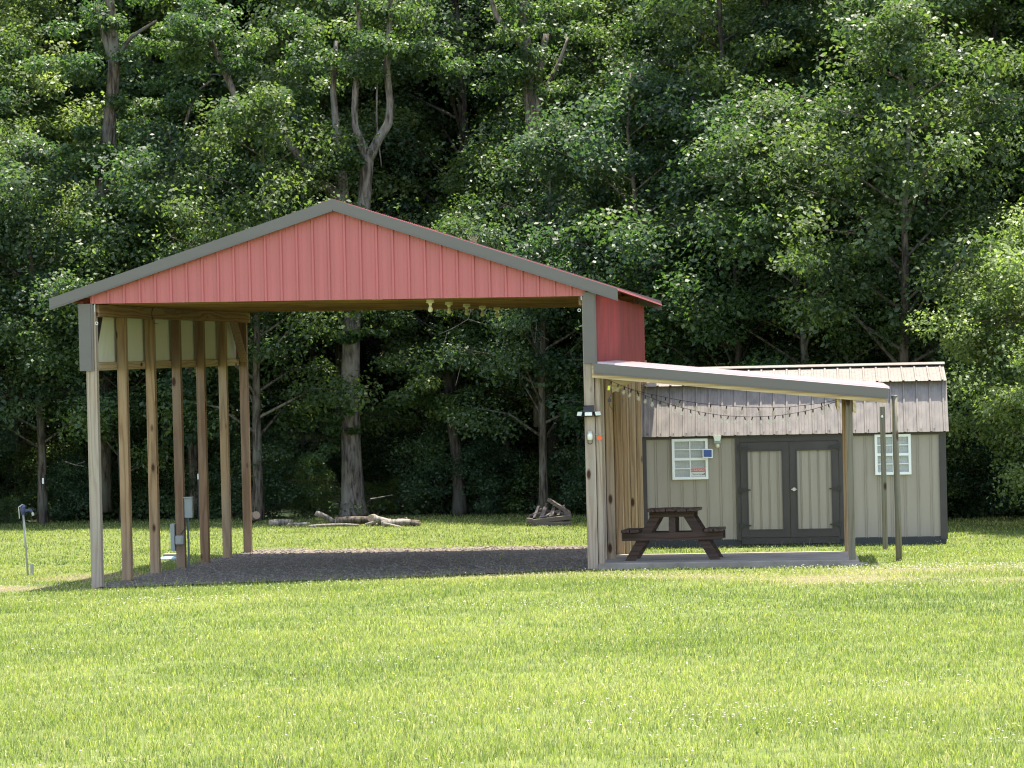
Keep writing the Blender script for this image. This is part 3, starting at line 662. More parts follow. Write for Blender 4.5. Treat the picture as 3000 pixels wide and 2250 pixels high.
ec = thing('meter_panel', 'narrow grey panel seen edge-on beside the power outlet', 'electrical panel', W(.0, 5.49, 0), -PSI)
MB().box(-.145, -.08, -.05, .12, .15, .59).build('enclosure', M['greybox'], ec, bevel=.005)
MB().box(-.15, -.145, -.04, .11, .17, .57).build('door', M['greybox'], ec)
# yard hydrant
P = ghit(83, 1690)
hy = thing('yard_hydrant', 'yard hydrant with blue head on a pale upright pipe', 'hydrant', P, 0)
MB().tube([(0, 0, -.1), (-.03, 0, .5), (-.055, 0, 1.0)], .017, 10).build('pipe', M['pvc'], hy, smooth=True)
hd = MB().tube([(-.055, 0, .98), (-.057, 0, 1.03), (-.06, 0, 1.10), (-.06, 0, 1.14)], [.03, .042, .04, .02], 12)
hd.bar((-.05, 0, 1.04), (.07, 0, 1.05), .035, .035); hd.tube([(.06, 0, 1.05), (.09, 0, 1.0)], [.022, .018], 8); hd.build('head', M['blue'], hy)
MB().tube([(.088, 0, 1.01), (.10, 0, .96)], .02, 8).build('spout', M['steel'], hy)
MB().bar((-.06, -.03, 1.14), (-.12, -.03, 1.10), .02, .012).bar((-.12, -.03, 1.10), (-.11, -.03, .92), .02, .012).build('lever', M['steel'], hy)
MB().tube([(.055, .03, -.1), (.055, .03, .19)], .026, 10).tube([(.055, .03, .19), (.055, .03, .20)], .03, 10).build('stub_pipe', M['pvc'], hy)
# utility cover in the grass
P = ghit(493, 1641)
uc = thing('utility_cover', 'pale blue round utility lid in front of a concrete block in the grass', 'utility cover', P, -PSI)
MB().lathe([(.17, -.03), (.17, .035), (.13, .055), (.02, .06)], n=20).build('lid', M['bluelid'], uc, smooth=False)
MB().box(-.18, .20, .35, .5, -.05, .085).build('concrete_block', mc, uc, bevel=.01)

# string lights
glass, t, p_ = mat('bulb_glass'); p_.inputs['Base Color'].default_value = (.75, .75, .7, 1); p_.inputs['Roughness'].default_value = .08; seethrough(t, p_, .74)
bulb_me = MB().lathe([(.009, -.045), (.014, -.055), (.025, -.080), (.026, -.095), (.018, -.112), (.005, -.118)], n=10).mesh('bulb', glass, True)
sock_me = MB().lathe([(.005, .004), (.009, -.005), (.009, -.045)], n=8).mesh('socket', M['black'])
def onplane(x, y, d):
    q = ray(x, y); t_ = ((O-CAM)@v+d)/(q@v); P_ = CAM+q*t_; return P_
def string(label, pts, d, step, first=None):
    P3 = [onplane(x, y, d) for x, y in pts]
    o0 = P3[0]; th = thing('string_lights', label, 'string lights', tuple(o0), 0, 'string lights under the lean-to')
    P3 = [p_-o0 for p_ in P3]
    seg = np.cumsum([0]+[np.linalg.norm(P3[i+1]-P3[i]) for i in range(len(P3)-1)])
    ss = np.linspace(0, seg[-1], 60); Q = np.stack([np.interp(ss, seg, [p_[k] for p_ in P3]) for k in range(3)], 1)
    for _ in range(3): Q[1:-1] = (Q[:-2]+Q[1:-1]*2+Q[2:])/4
    MB().tube([tuple(q) for q in Q], .0034, 5).build('cord', M['black'], th)
    s_ = step*.6; rnd_ = random.Random(3)
    while s_ < seg[-1]-.05:
        p_ = [float(np.interp(s_, ss, Q[:, k])) for k in range(3)]
        b_ = bpy.data.objects.new('bulb', bulb_me); COL.objects.link(b_); b_.parent = th; b_.location = p_; b_.rotation_euler = (rnd_.uniform(-.3, .3), rnd_.uniform(-.35, .35), 0)
        k_ = bpy.data.objects.new('socket', sock_me); COL.objects.link(k_); k_.parent = b_
        s_ += step*rnd_.uniform(.93, 1.07)
string('lower string of clear bulbs sagging in front across the lean-to opening', [(1778, 1112), (1840, 1137), (1875, 1153), (1940, 1178), (2000, 1195), (2060, 1209), (2120, 1218), (2200, 1222), (2280, 1218), (2360, 1205), (2410, 1191), (2457, 1174)], .35, .108)
string('upper string of clear bulbs strung behind across the lean-to', [(1842, 1138), (1905, 1155), (1984, 1171), (2050, 1182), (2161, 1192), (2247, 1195), (2310, 1193), (2369, 1186), (2420, 1179), (2457, 1170)], 3.2, .23)

# ------------------------------------------------------------------ logs, timber stack, T-posts
def logt(label, p, q, r, bend=0, mt='bark', grp=None, name='log', cat='log'):
    p = Vector(p); q = Vector(q); c = (p+q)/2; th = thing(name, label, cat, c, 0, grp)
    mid = Vector((0, 0, bend))
    MB().tube([p-c, (p-c)*.5+mid*.8, mid, (q-c)*.5+mid*.8, q-c], [r, r*1.02, r*.97, r*1.03, r*.92], 10, jit=.06).build('bark', M[mt], th, smooth=True)
    for e, s_ in ((p-c, 1), (q-c, -1)):
        tdir = (e).normalized(); MB().tube([e, e+tdir*.006], [r*.9, r*.88], 10).build('cut_end', M['logend'], th)
    return th
def G(x, y, up=0): P_ = ghit(x, y); return Vector((P_[0], P_[1], P_[2]+up))
lg = 'logs lying along the wood edge'
a_ = G(745, 1538, .10); logt('short thick log with its round cut end facing out, beside the last left carport post', a_+Vector((-.12, .4, .0)), a_+Vector((.06, -.1, .12)), .10, 0, 'dead', lg)
a_ = G(822, 1541, .07); logt('straight grey log at the left end of the log row', a_+Vector((-.25, 0, 0)), a_+Vector((.25, .05, 0)), .075, 0, 'dead', lg)
a_ = G(875, 1542, .04); logt('thin low log flat in the grass left of the upturned branch', a_+Vector((-.22, 0, 0)), a_+Vector((.22, .1, 0)), .04, 0, 'dead', lg)
a_ = G(950, 1541, .1); logt('pale upturned broken branch in the log row', a_+Vector((-.18, 0, .18)), a_+Vector((.22, .05, -.03)), .06, .02, 'dead', lg)
a_ = G(975, 1546, .04); logt('long thin pale branch at the front of the log row', a_+Vector((-.5, -.05, 0)), a_+Vector((.55, 0, 0)), .03, .02, 'dead', lg)
a_ = G(1040, 1541, .14); logt('largest brown log, lying thick below the big trunk', a_+Vector((-.42, 0, -.03)), a_+Vector((.5, .15, -.06)), .08, .03, 'bark', lg)
a_ = G(1093, 1541, .12); logt('log seen end-on with round sawn face in the log row', a_+Vector((.02, .4, .02)), a_+Vector((-.03, -.15, .05)), .09, 0, 'dead', lg)
a_ = G(1125, 1543, .06); logt('grey split log right of the end-on log', a_+Vector((-.2, .05, .12)), a_+Vector((.25, -.05, 0)), .065, 0, 'dead', lg)
a_ = G(1160, 1544, .07); logt('grey birch-like log on the right part of the log row', a_+Vector((-.3, 0, 0)), a_+Vector((.3, .05, .02)), .08, 0, 'dead', lg)
a_ = G(1200, 1543, .05); logt('rough log at the right end of the log row', a_+Vector((-.25, .1, .08)), a_+Vector((.22, 0, -.01)), .06, 0, 'bark', lg)
rl = random.Random(9)
adj = ['crooked', 'forked', 'peeling', 'mossy', 'split', 'knotty', 'bleached', 'stubby', 'slender', 'curved']
for k in range(10):
    a_ = G(1085+k*13+rl.uniform(-5, 5), 1542+rl.uniform(-2, 4), rl.uniform(.03, .13)); th_ = rl.uniform(-.9, .9); ln_ = rl.uniform(.12, .32); dv = Vector((math.cos(th_), math.sin(th_)*.6, rl.uniform(-.25, .4)))*ln_
    logt(adj[k]+' short branch in the heap at the right of the log row', a_-dv, a_+dv, rl.uniform(.018, .045), 0, 'dead' if k % 3 else 'bark', lg)
c = G(1608, 1541)
ts = 'timbers stacked at the wood edge'
def timber(label, p, q, wd=.13, ht=.09):
    p = c+Vector((p[0], p[1], p[2]*.8)); q = c+Vector((q[0], q[1], q[2]*.8)); mid = (p+q)/2; th = thing('timber', label, 'timber', mid, 0, ts)
    MB().bar(p-mid, q-mid, wd, ht).build('beam', M['tim'], th, bevel=.006)
M['tim'] = m_wood('weathered_timber', (.13, .105, .088), (.06, .048, .04), axis=0, weather=.6, grey=(.12, .11, .105))
timber('bottom front timber of the crib stack', (-.36, 0, .05), (.46, -.05, .05))
timber('tilted front timber resting on the bottom timber of the crib stack', (-.34, -.02, .12), (.47, 0, .22))
timber('rear bottom timber of the crib stack', (-.36, .6, .05), (.44, .6, .05))
timber('left side timber of the crib stack', (-.40, -.05, .15), (-.36, .65, .15))
timber('right side timber of the crib stack', (.40, -.02, .31), (.38, .6, .2))
timber('upright pale timber leaning in the middle of the crib stack', (-.15, .05, .2), (-.05, .3, .46), .09, .06)
timber('leaning timber right of the pale upright one', (.05, .05, .22), (.14, .35, .5), .08, .06)
timber('topmost timber slanting down to the right over the crib stack', (.0, .3, .68), (.42, .15, .33), .11, .07)
timber('left leaning timber on the crib stack', (-.38, .25, .22), (-.12, .3, .42), .10, .07)
timber('short timber lying across the back of the crib stack', (-.25, .45, .3), (.3, .5, .33), .10, .08)
for k, (lb, p_, q_) in enumerate((('thin split timber propped on the left of the crib stack', (-.30, .1, .2), (-.2, .3, .5)), ('dark stub of timber jammed low in the middle of the crib stack', (-.1, .02, .22), (.1, .2, .34)),
        ('thin flat timber lying over the right side of the crib stack', (.1, .2, .36), (.46, .15, .27)), ('crooked stick leaning on the right end of the crib stack', (.2, .1, .25), (.33, .35, .5)),
        ('short stick on the left shoulder of the crib stack', (-.4, .2, .27), (-.15, .15, .33)), ('narrow plank tucked under the topmost timber', (-.05, .3, .25), (.2, .35, .46)), ('broken plank end poking up behind the crib stack', (-.12, .55, .3), (-.02, .5, .56)))): timber(lb, p_, q_, .06, .045)
for i, (px, lb) in enumerate(((110, 'steel fence post with white top behind the yard hydrant'), (571, 'steel fence post with white top behind the breaker box'), (741, 'steel fence post with white top behind the last left carport post'))):
    P = G(px, 1532 if i else 1545); P += Vector((0, .9, 0)); P.z = float(g(P.x, P.y)); tpz = 1.05
    th = thing('fence_post', lb, 'fence post', P, 0, 'steel fence posts at the wood edge')
    MB().box(-.018, .018, -.004, .004, -.1, tpz-.1).box(-.004, .004, -.03, -.0045, -.1, tpz-.1).build('shaft', M['shed_trim'], th)
    MB().box(-.02, .02, -.006, .006, tpz-.099, tpz+.03).build('white_top', M['white'], th)

# ------------------------------------------------------------------ vegetation meshes
def leaf_cloud(rng, C, R, per, size, flat=.8, spread=.75):
    """C (n,3) clump centres, R (n,3) radii; returns verts, quads, tint"""
    size = size*.84; per = int(per*1.35); n = len(C); idx = np.repeat(np.arange(n), per); N = len(idx)
    dirs = rng.normal(size=(N, 3)); dirs /= np.linalg.norm(dirs, axis=1)[:, None]
    rad = rng.uniform(0, 1, N)**.45
    P = C[idx] + dirs*R[idx]*rad[:, None]*rng.uniform(.75, 1.25, N)[:, None]
    nrm = np.stack([rng.normal(0, spread, N), rng.normal(0, spread, N), np.ones(N)*flat], 1) + dirs*.45; nrm /= np.linalg.norm(nrm, axis=1)[:, None]
    a = rng.normal(size=(N, 3)); t1 = np.cross(nrm, a); t1 /= np.linalg.norm(t1, axis=1)[:, None]; t2 = np.cross(nrm, t1)
    L = size*rng.uniform(.45, 1.45, N)[:, None]; Wd = L*.33
    V = np.stack([P-t1*L*.5, P+t2*Wd, P+t1*L*.5-nrm*L*.12, P-t2*Wd], 1).reshape(-1, 3)
    Fq = np.arange(4*N).reshape(-1, 4)
    ct = rng.uniform(-.22, .22, n)[idx]
    tint = np.clip(.5+ct+rng.normal(0, .2, N), 0, 1)
    return V, Fq, np.repeat(tint, 4)
def tree_pair(seed, H, R, h0, leafmat, barkmat, nb=26, per=330, size=.12, r0=.16, shape='oval', lean=.0):
    rng = np.random.RandomState(seed); tb = MB()
    pts = []; rr = []
    lx, ly = rng.uniform(-1, 1, 2)*lean*H
    for k in range(9):
        f_ = k/8; pts.append((lx*f_*f_+.12*math.sin(k*1.7+seed)*f_, ly*f_*f_+.12*math.cos(k*1.3+seed)*f_, H*.93*f_-.3)); rr.append(r0*(1-.86*f_)+(.35*r0 if k == 0 else 0))
    tb.tube(pts, rr, 9, jit=.05)
    pa = np.array(pts); C = []; RR = []
    for i in range(nb):
        f_ = h0/H + (1-h0/H)*((i+rng.uniform(0, 1))/nb); f_ = min(f_, .99)
        base = np.array([np.interp(f_*H*.93-.3, pa[:, 2], pa[:, k]) for k in range(3)])
        q = (f_-h0/H)/(1-h0/H)
        prof = (math.sin(math.pi*min(1, .18+.82*q)**.8)**.7 if shape == 'oval' else (1-.75*q)) if shape != 'bush' else math.sqrt(max(.05, 1-q*q))
        ln = R*max(.25, prof)*rng.uniform(.6, 1.12); az = i*2.399+rng.uniform(-.5, .5); rise = rng.uniform(.15, .75)*ln
        tip = base+np.array([math.cos(az)*ln, math.sin(az)*ln, rise]); mid = (base+tip)/2+np.array([0, 0, .12*ln])
        br = r0*(1-f_*.8)*.32+.008
        tb.tube([base, mid, tip], [br, br*.6, .006], 5, cap=False)
        ncl = max(2, int(ln/.55))
        for j in range(ncl):
            s_ = .35+.65*(j+.6)/ncl; c_ = base*(1-s_)**2+2*s_*(1-s_)*mid+tip*s_*s_ + rng.normal(0, .28, 3)*np.array([1, 1, .55])
            C.append(c_); k_ = rng.uniform(.42, .8)*(R/2.6)**.4; RR.append([k_, k_, k_*rng.uniform(.45, .85)])
            if rng.uniform() < .5: tb.tube([tuple(mid*.5+tip*.5), tuple(c_+np.array([0, 0, -.05]))], [.012, .004], 3, cap=False)
    C = np.array(C); RR = np.array(RR)
    V, Fq, tint = leaf_cloud(rng, C, RR, per, size)
    return tb.mesh('trunk', M[barkmat], True), npmesh('crown', V, Fq, M[leafmat], {'tint': tint})
T = {}
T['edgeA'] = tree_pair(1, 8.5, 2.7, 1.6, 'leafA', 'bark_dark', 30, 200, .115, .10)
T['edgeB'] = tree_pair(2, 10.5, 3.0, 2.2, 'leafC', 'bark', 34, 200, .12, .13, lean=.05)
T['edgeC'] = tree_pair(3, 7.0, 2.4, 1.2, 'leafC', 'bark_dark', 26, 200, .105, .07)
T['tallA'] = tree_pair(4, 17, 3.6, 5.5, 'leafA', 'bark', 40, 225, .13, .20)
T['tallB'] = tree_pair(5, 20, 3.9, 7.5, 'leafC', 'bark_pale', 42, 225, .135, .22, lean=.04)
T['tallC'] = tree_pair(6, 15, 3.2, 4.0, 'leafA', 'bark_dark', 38, 225, .125, .15)
T['tallD'] = tree_pair(17, 19, 3.7, 2.6, 'leafC', 'bark_dark', 50, 225, .12, .19)
T['bright'] = tree_pair(7, 13, 3.4, 3.0, 'leafB', 'bark', 42, 260, .13, .16)
T['side'] = tree_pair(8, 7.6, 2.7, 1.0, 'leafB', 'bark', 44, 330, .11, .12)
T['shrub'] = tree_pair(9, 2.3, 1.3, .25, 'leafC', 'bark_dark', 18, 230, .085, .03, 'bush')
T['shrubB'] = tree_pair(10, 1.5, 1.1, .15, 'leafA', 'bark_dark', 16, 200, .075, .02, 'bush')
T['pole'] = tree_pair(21, 18, 2.6, 8.0, 'leafA', 'bark_dark', 24, 200, .13, .13, lean=.03)
T['thin'] = tree_pair(11, 9.5, 1.5, 3.5, 'leafA', 'bark_pale', 18, 200, .11, .06, lean=.06)
def tree(kind, x, y, label, group, sc=1, rz=None, name='broadleaf_tree', cat='tree', dz=-.05, rnd=random.Random(77)):
    th = thing(name, label, cat, (x, y, float(g(x, y))+dz), rnd.uniform(0, 6.28) if rz is None else rz, group)
    th.scale = (sc*rnd.uniform(.93, 1.07), sc*rnd.uniform(.93, 1.07), sc)
    for nm, me_ in zip(('trunk', 'crown'), T[kind]):
        if name == 'shrub' and nm == 'trunk': nm = 'stem'
        o_ = bpy.data.objects.new(nm, me_); COL.objects.link(o_); o_.parent = th
    return th
def XY(px, D): P_ = at(px, 1100, D); return float(P_[0]), float(P_[1])
def eY(px):    # distance of the wood edge along this picture column
    Y_ = 60.
    for _ in range(12):
        x_, y_ = XY(px, Y_); a_, d_ = loc_ad((x_, y_, 0)); Y_ += (edge(a_)-d_)
    return Y_
rnd = random.Random(11)
# zones of the wood edge, by what stands in front of them
zones = [(-900, 'far left of the yard hydrant'), (40, 'behind the yard hydrant'), (330, 'behind the left carport posts'), (600, 'behind the rear left carport posts'), (830, 'left of the biggest trunk'),
         (1200, 'right of the biggest trunk'), (1450, 'behind the crib stack'), (1720, 'behind the lean-to corner posts'), (2050, 'behind the left half of the shed'), (2450, 'behind the right half of the shed'), (2800, 'behind the right end of the shed'), (3100, 'out at the far right')]
def zone(px):
    best = min(zones, key=lambda z_: abs(z_[0]-px)); return best[1]
# rows from the edge uphill
rows = [  # offset behind the edge, spacing px, kinds, group, row phrase
    (.7, 270, ['edgeB', 'edgeA', 'edgeB'], 'low trees along the wood edge', 'low leafy edge tree', 1.05),
    (4.6, 330, ['tallC', 'edgeB', 'tallD'], 'tall trees at the front of the wood', 'tall tree at the front of the wood', .98),
    (9.0, 330, ['tallC', 'tallB', 'tallD'], 'second rank of woodland trees', 'tall green tree inside the wood', 1.0),
    (14., 270, ['tallA', 'tallB', 'tallC'], 'third rank of woodland trees', 'tall slender tree deeper in the wood', 1.1),
    (22., 250, ['tallB', 'tallA', 'bright'], 'fifth row of woodland trees', 'high-crowned tree on the lower slope', 1.),
    (32., 230, ['tallB', 'tallA', 'tallC'], 'trees on the middle of the wooded slope', 'crowded tree midway up the wooded slope', 1.05),
    (45., 210, ['tallA', 'tallB'], 'trees high on the wooded slope', 'far tree high on the wooded slope', 1.1),
    (62., 200, ['tallB', 'tallA'], 'trees near the top of the wooded slope', 'distant tree near the top of the wooded slope', 1.2),
    (11.5, 270, ['edgeA', 'edgeB', 'edgeC'], 'understorey trees inside the wood', 'bushy understorey tree filling the shade inside the wood', 1.05),
    (18., 260, ['edgeB', 'edgeA', 'bright'], 'understorey trees at the foot of the slope', 'leafy understorey tree at the foot of the wooded slope', 1.05),
    (27., 250, ['edgeA', 'edgeB', 'bright'], 'small trees partway up the slope', 'small round-crowned tree partway up the wooded slope', 1.15)]
for ri, (off, sp_, kinds, grp, phr, sc_) in enumerate(rows):
    px = -700+rnd.uniform(0, 100); k = 0
    while px < 3700:
        pj = px+rnd.uniform(-70, 70); Y_ = eY(min(max(pj, -200), 3200))+off+rnd.uniform(-1.1, 1.1)
        if (ri < 2 and (880 < pj < 1190)) or (ri < 2 and pj > 2740 and pj < 3200) or (1 <= ri <= 2 and (1470 < pj < 1640)) or (ri == 1 and 200 < pj < 420) or (ri == 2 and 1040 < pj < 1320): px += sp_; continue
        x_, y_ = XY(pj, Y_)
        lab = phr+' '+zone(pj) if ri < 4 else phr
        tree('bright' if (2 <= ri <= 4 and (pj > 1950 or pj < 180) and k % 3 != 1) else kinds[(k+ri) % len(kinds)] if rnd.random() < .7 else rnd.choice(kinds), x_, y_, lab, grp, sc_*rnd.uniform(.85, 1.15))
        px += sp_*rnd.uniform(.8, 1.2); k += 1
px = -500; k = 0
while px < 3500:
    Y_ = eY(min(max(px, -200), 3200))+rnd.uniform(2.5, 13); x_, y_ = XY(px, Y_)
    tree('pole', x_, y_, 'slim dark-stemmed tree with a high crown '+zone(px), 'slim high-crowned trees', rnd.uniform(.8, 1.1)); px += rnd.uniform(130, 210)
# undergrowth along the edge
k = 0
px = -500
while px < 3600:
    if not (950 < px < 1100):
        Y_ = eY(min(max(px, -200), 3200))+rnd.uniform(.6, 1.6); x_, y_ = XY(px, Y_)
        tree('shrub' if k % 3 else 'shrubB', x_, y_, ('low dark shrub ' if k % 3 else 'small ground-hugging bush ')+'at the wood edge '+zone(px), 'shrubs along the wood edge', rnd.uniform(.45, .95), name='shrub', cat='shrub')
    px += rnd.uniform(120, 210); k += 1
px = -500
while px < 3600:
    Y_ = eY(min(max(px, -200), 3200))+rnd.uniform(3, 7); x_, y_ = XY(px, Y_)
    tree('shrub', x_, y_, 'sapling bush a few steps inside the wood '+zone(px), 'saplings inside the wood', rnd.uniform(.6, 1.1), name='shrub', cat='shrub')
    px += rnd.uniform(240, 340)
# thin pale saplings
for px, off in ((480, 3.0), (300, 4.0), (1690, 2.5), (2080, 6), (2250, 5), (1480, 3.2), (640, 6)):
    x_, y_ = XY(px, eY(px)+off); tree('thin', x_, y_, 'thin pale-stemmed sapling '+zone(px), 'thin pale saplings', rnd.uniform(.9, 1.15), name='sapling')
# the bright tree on the right, nearer than the wood
x_, y_ = XY(3095, 55.5); tree('side', x_, y_, 'bright sunlit bushy tree standing alone right of the shed', None, .86, 1.0, name='bushy_tree')
x_, y_ = XY(3400, 57); tree('side', x_, y_, 'bright sunlit bushy tree just outside the picture on the right', None, 1.05, 4.0, name='bushy_tree')
for px, off, sc_, lb in ((2620, 6.5, 1.0, 'light green sunlit tree towering over the right end of the shed'), (2330, 8, 1.05, 'light green sunlit tree towering over the shed doors'), (60, 6.5, .95, 'light green sunlit tree at the left edge above the yard hydrant'), (1000, 7.5, 1.0, 'light green tree with drooping sprays above the carport ridge')):
    x_, y_ = XY(px, eY(px)+off); tree('bright', x_, y_, lb, None, sc_)

# green undergrowth creeping up the wooded slope
rng = np.random.RandomState(31); nC = 2600
ca = rng.uniform(-14, 26, nC); cdd = edge(ca)+.9+rng.exponential(16, nC); CXw = O[0]+u[0]*ca+v[0]*cdd; CYw = O[1]+u[1]*ca+v[1]*cdd
kk = (wob(CXw, CYw, .45) > -.25); CXw, CYw = CXw[kk], CYw[kk]
Cc = np.stack([CXw, CYw, g(CXw, CYw)+.2], 1); Rc = np.stack([rng.uniform(.35, .9, len(Cc))]*2+[rng.uniform(.15, .45, len(Cc))], 1)
V, Fq, tint = leaf_cloud(rng, Cc, Rc, 130, .10)
o_ = bpy.data.objects.new('undergrowth', npmesh('undergrowth', V, Fq, M['leafC'], {'tint': tint})); COL.objects.link(o_); o_['kind'] = 'stuff'
# named trunks that can be traced one by one
def skel(name, label, D, limbs, mt, sprays=(), leafm='leafA', jitter=0):
    base = at(limbs[0][0][0], limbs[0][0][1], D); th = thing(name, label, 'tree', tuple(base))
    tb = MB(); tb2 = []
    for L_ in limbs:
        pts = []; rr = []
        for q in L_:
            x, y, r = q[:3]; dz_ = q[3] if len(q) > 3 else 0; pts.append(at(x, y, D+dz_)-base); rr.append(r)
        n = len(pts); ss = np.arange(n); tt = np.linspace(0, n-1, (n-1)*4+1)
        Pp = np.array([[np.interp(s_, ss, [p_[k] for p_ in pts]) for k in range(3)] for s_ in tt]); R_ = np.interp(tt, ss, rr)
        Pp[1:-1] = (Pp[:-2]+2*Pp[1:-1]+Pp[2:])/4
        tb.tube([tuple(p_) for p_ in Pp], list(R_), 11 if max(rr) > .1 else 6, jit=.04)
    tb.build('trunk', M[mt], th, smooth=True)
    if sprays:
        rng = np.random.RandomState(int(abs(base[0]*100)) % 1000)
        C = np.array([at(x, y, D+dy)-base for x, y, dy, r in sprays]); RR = np.array([[r, r, r*.5] for x, y, dy, r in sprays])
        reps = 5; C2 = np.repeat(C, reps, 0)+rng.normal(0, .6, (len(C)*reps, 3))*np.repeat(RR, reps, 0); R2 = np.repeat(RR, reps, 0)*.55
        V, Fq, tint = leaf_cloud(rng, C2, R2, 260, .115)
        o_ = bpy.data.objects.new('crown', npmesh('crown', V, Fq, M[leafm], {'tint': tint})); COL.objects.link(o_); o_.parent = th
    return th
skel('oak_tree', 'biggest grey trunk, framed by the carport and forking above its ridge', 65.8,
     [[(1036, 1512, .36), (1034, 1470, .285), (1030, 1350, .235), (1026, 1150, .215), (1030, 950, .205), (1050, 760, .18), (1064, 620, .155), (1074, 500, .15), (1078, 455, .14)],
      [(1078, 470, .13), (1055, 410, .10), (1038, 370, .085), (1040, 270, .075), (1055, 150, .06), (1048, -40, .045)],
      [(1078, 470, .13), (1110, 405, .11), (1140, 360, .10), (1144, 300, .085), (1132, 200, .075), (1142, 60, .06), (1150, -100, .04)],
      [(1142, 60, .04), (1180, -40, .03)], [(1105, 245, .02), (1102, 360, .025), (1118, 490, .012)]], 'bark_pale',
     [(1000, 180, 0, .9), (1120, 140, -.5, .9), (1050, 60, 0, 1.0), (1190, 30, .2, 1.), (930, 100, .3, .9), (1230, 150, 0, .8), (1010, 500, -.6, .5), (940, 1330, -.8, .4), (1010, 1230, -.6, .35), (1040, 980, -.6, .35)])
skel('leaning_tree', 'leaning trunk slanting up to the left above the carport ridge', 66.2,
     [[(1080, 900, .16), (1010, 590, .15), (950, 545, .13), (890, 480, .115), (855, 430, .10), (820, 390, .08), (790, 350, .05)], [(950, 545, .11), (880, 530, .10), (815, 495, .08), (760, 470, .04)], [(1010, 590, .12), (1000, 480, .11), (985, 380, .09), (975, 260, .07), (985, 120, .05)]], 'bark_pale',
     [(780, 330, 0, .9), (860, 300, .3, .8), (720, 430, 0, .7), (960, 200, .4, .9), (820, 560, -.3, .6)])
skel('twin_tree', 'pale trunk rising right of the carport ridge and forking near the top', 66.5,
     [[(1590, 1250, .22), (1582, 900, .2), (1575, 700, .19), (1570, 560, .185), (1562, 420, .17), (1555, 300, .14), (1540, 120, .12), (1530, -60, .09)], [(1562, 400, .13), (1580, 330, .11), (1578, 230, .09), (1600, 100, .07)], [(1545, 140, .09), (1490, 100, .07), (1450, 40, .06), (1430, -40, .05)], [(1560, 330, .05), (1640, 180, .05), (1665, 110, .03)]], 'bark_pale',
     [(1500, 200, 0, .9), (1620, 210, -.3, .8), (1540, 30, 0, .9), (1650, 60, .5, .9), (1590, 520, -.8, .6), (1540, 640, -.6, .5)])
skel('forked_tree', 'tall forked trunk over the left slope of the carport roof', 66.6,
     [[(300, 1500, .22), (300, 900, .2), (298, 680, .19), (300, 500, .17), (318, 380, .15), (335, 200, .14), (330, 90, .12), (318, -30, .1)], [(332, 190, .09), (300, 90, .07), (285, 20, .06)], [(338, 180, .07), (380, 110, .05), (460, 60, .03)], [(325, 650, .08), (335, 560, .075), (332, 400, .07), (336, 250, .06)]], 'bark',
     [(230, 200, 0, .9), (400, 130, .2, .9), (330, 20, 0, .9), (250, 420, -.3, .6), (420, 300, 0, .7), (290, 480, -.5, .6), (310, 620, -.6, .7), (270, 760, -.6, .7), (330, 900, -.7, .7)])
skel('slanted_tree', 'pale slanting limb tree at the upper left', 66.3,
     [[(760, 640, .10), (735, 420, .09), (705, 330, .085), (680, 260, .08), (650, 190, .075), (620, 130, .07), (600, 40, .05)], [(540, 380, .035), (555, 320, .035), (580, 265, .03), (620, 235, .02)]], 'bark_pale',
     [(770, 640, -.6, .7), (740, 520, -.6, .6), (590, 120, -.5, .8), (680, 560, -.5, .7), (640, 60, 0, .9), (560, 140, 0, .8), (720, 180, .3, .8), (520, 300, 0, .7)])
skel('dark_tree', 'dark broken twin stems right of the pale forking trunk', 72,
     [[(1660, 1200, .17), (1670, 700, .15), (1660, 520, .14), (1650, 380, .11)], [(1665, 560, .1), (1625, 500, .09), (1612, 400, .08), (1640, 385, .07)]], 'bark_dark')
skel('shadow_tree', 'thick dark trunk in the shade behind the crib stack', 68,
     [[(1625, 1520, .3), (1615, 1380, .24), (1608, 1200, .22), (1600, 900, .2)]], 'bark_dark')
skel('short_tree', 'medium grey trunk right of the ivy bush', 65.5,
     [[(1348, 1512, .19), (1345, 1440, .15), (1340, 1340, .14), (1320, 1200, .12), (1300, 1000, .1)]], 'bark_dark', [(1300, 1050, -.5, .8), (1400, 1000, -.5, .8), (1250, 1150, -.5, .7), (1360, 1180, -.7, .6)], 'leafC')
skel('broken_tree', 'thin broken trunk bending down above the shed roof', 66,
     [[(2470, 690, .06), (2480, 760, .07), (2500, 830, .07), (2530, 880, .06), (2565, 945, .045)], [(2478, 780, .02), (2445, 830, .015), (2430, 930, .01)]], 'dead')
skel('slim_tree', 'slim dark trunk behind the carport corner above the lean-to', 71,
     [[(2030, 1200, .12), (2035, 700, .11), (2040, 500, .10), (2060, 300, .08), (2040, 0, .06)]], 'bark')
# dead hanging branches
def twig(label, D, paths, r=.012, group=None):
    r = r*.55
    base = at(paths[0][0][0], paths[0][0][1], D); th = thing('dead_branch', label, 'branch', tuple(base), 0, group); tb = MB()
    for L_ in paths: tb.tube([tuple(at(x, y, D)-base) for x, y in L_], [r*(1-.6*i/(len(L_)-1)) for i in range(len(L_))], 5)
    tb.build('twigs', M['dead'], th)
twig('bare pale branches hanging behind the right part of the carport opening', 63.6, [[(1530, 905), (1550, 950), (1567, 1005)], [(1567, 905), (1572, 960), (1567, 1005)], [(1567, 960), (1590, 985), (1608, 998)], [(1508, 905), (1510, 950), (1518, 985)], [(1508, 950), (1480, 975), (1472, 1020)]], .028)
twig('bare grey branch reaching down left of the hanging pale branches', 64.2, [[(1380, 905), (1372, 935), (1330, 960), (1285, 980)], [(1310, 975), (1300, 1010), (1298, 1050)], [(1372, 935), (1420, 950)]], .022)
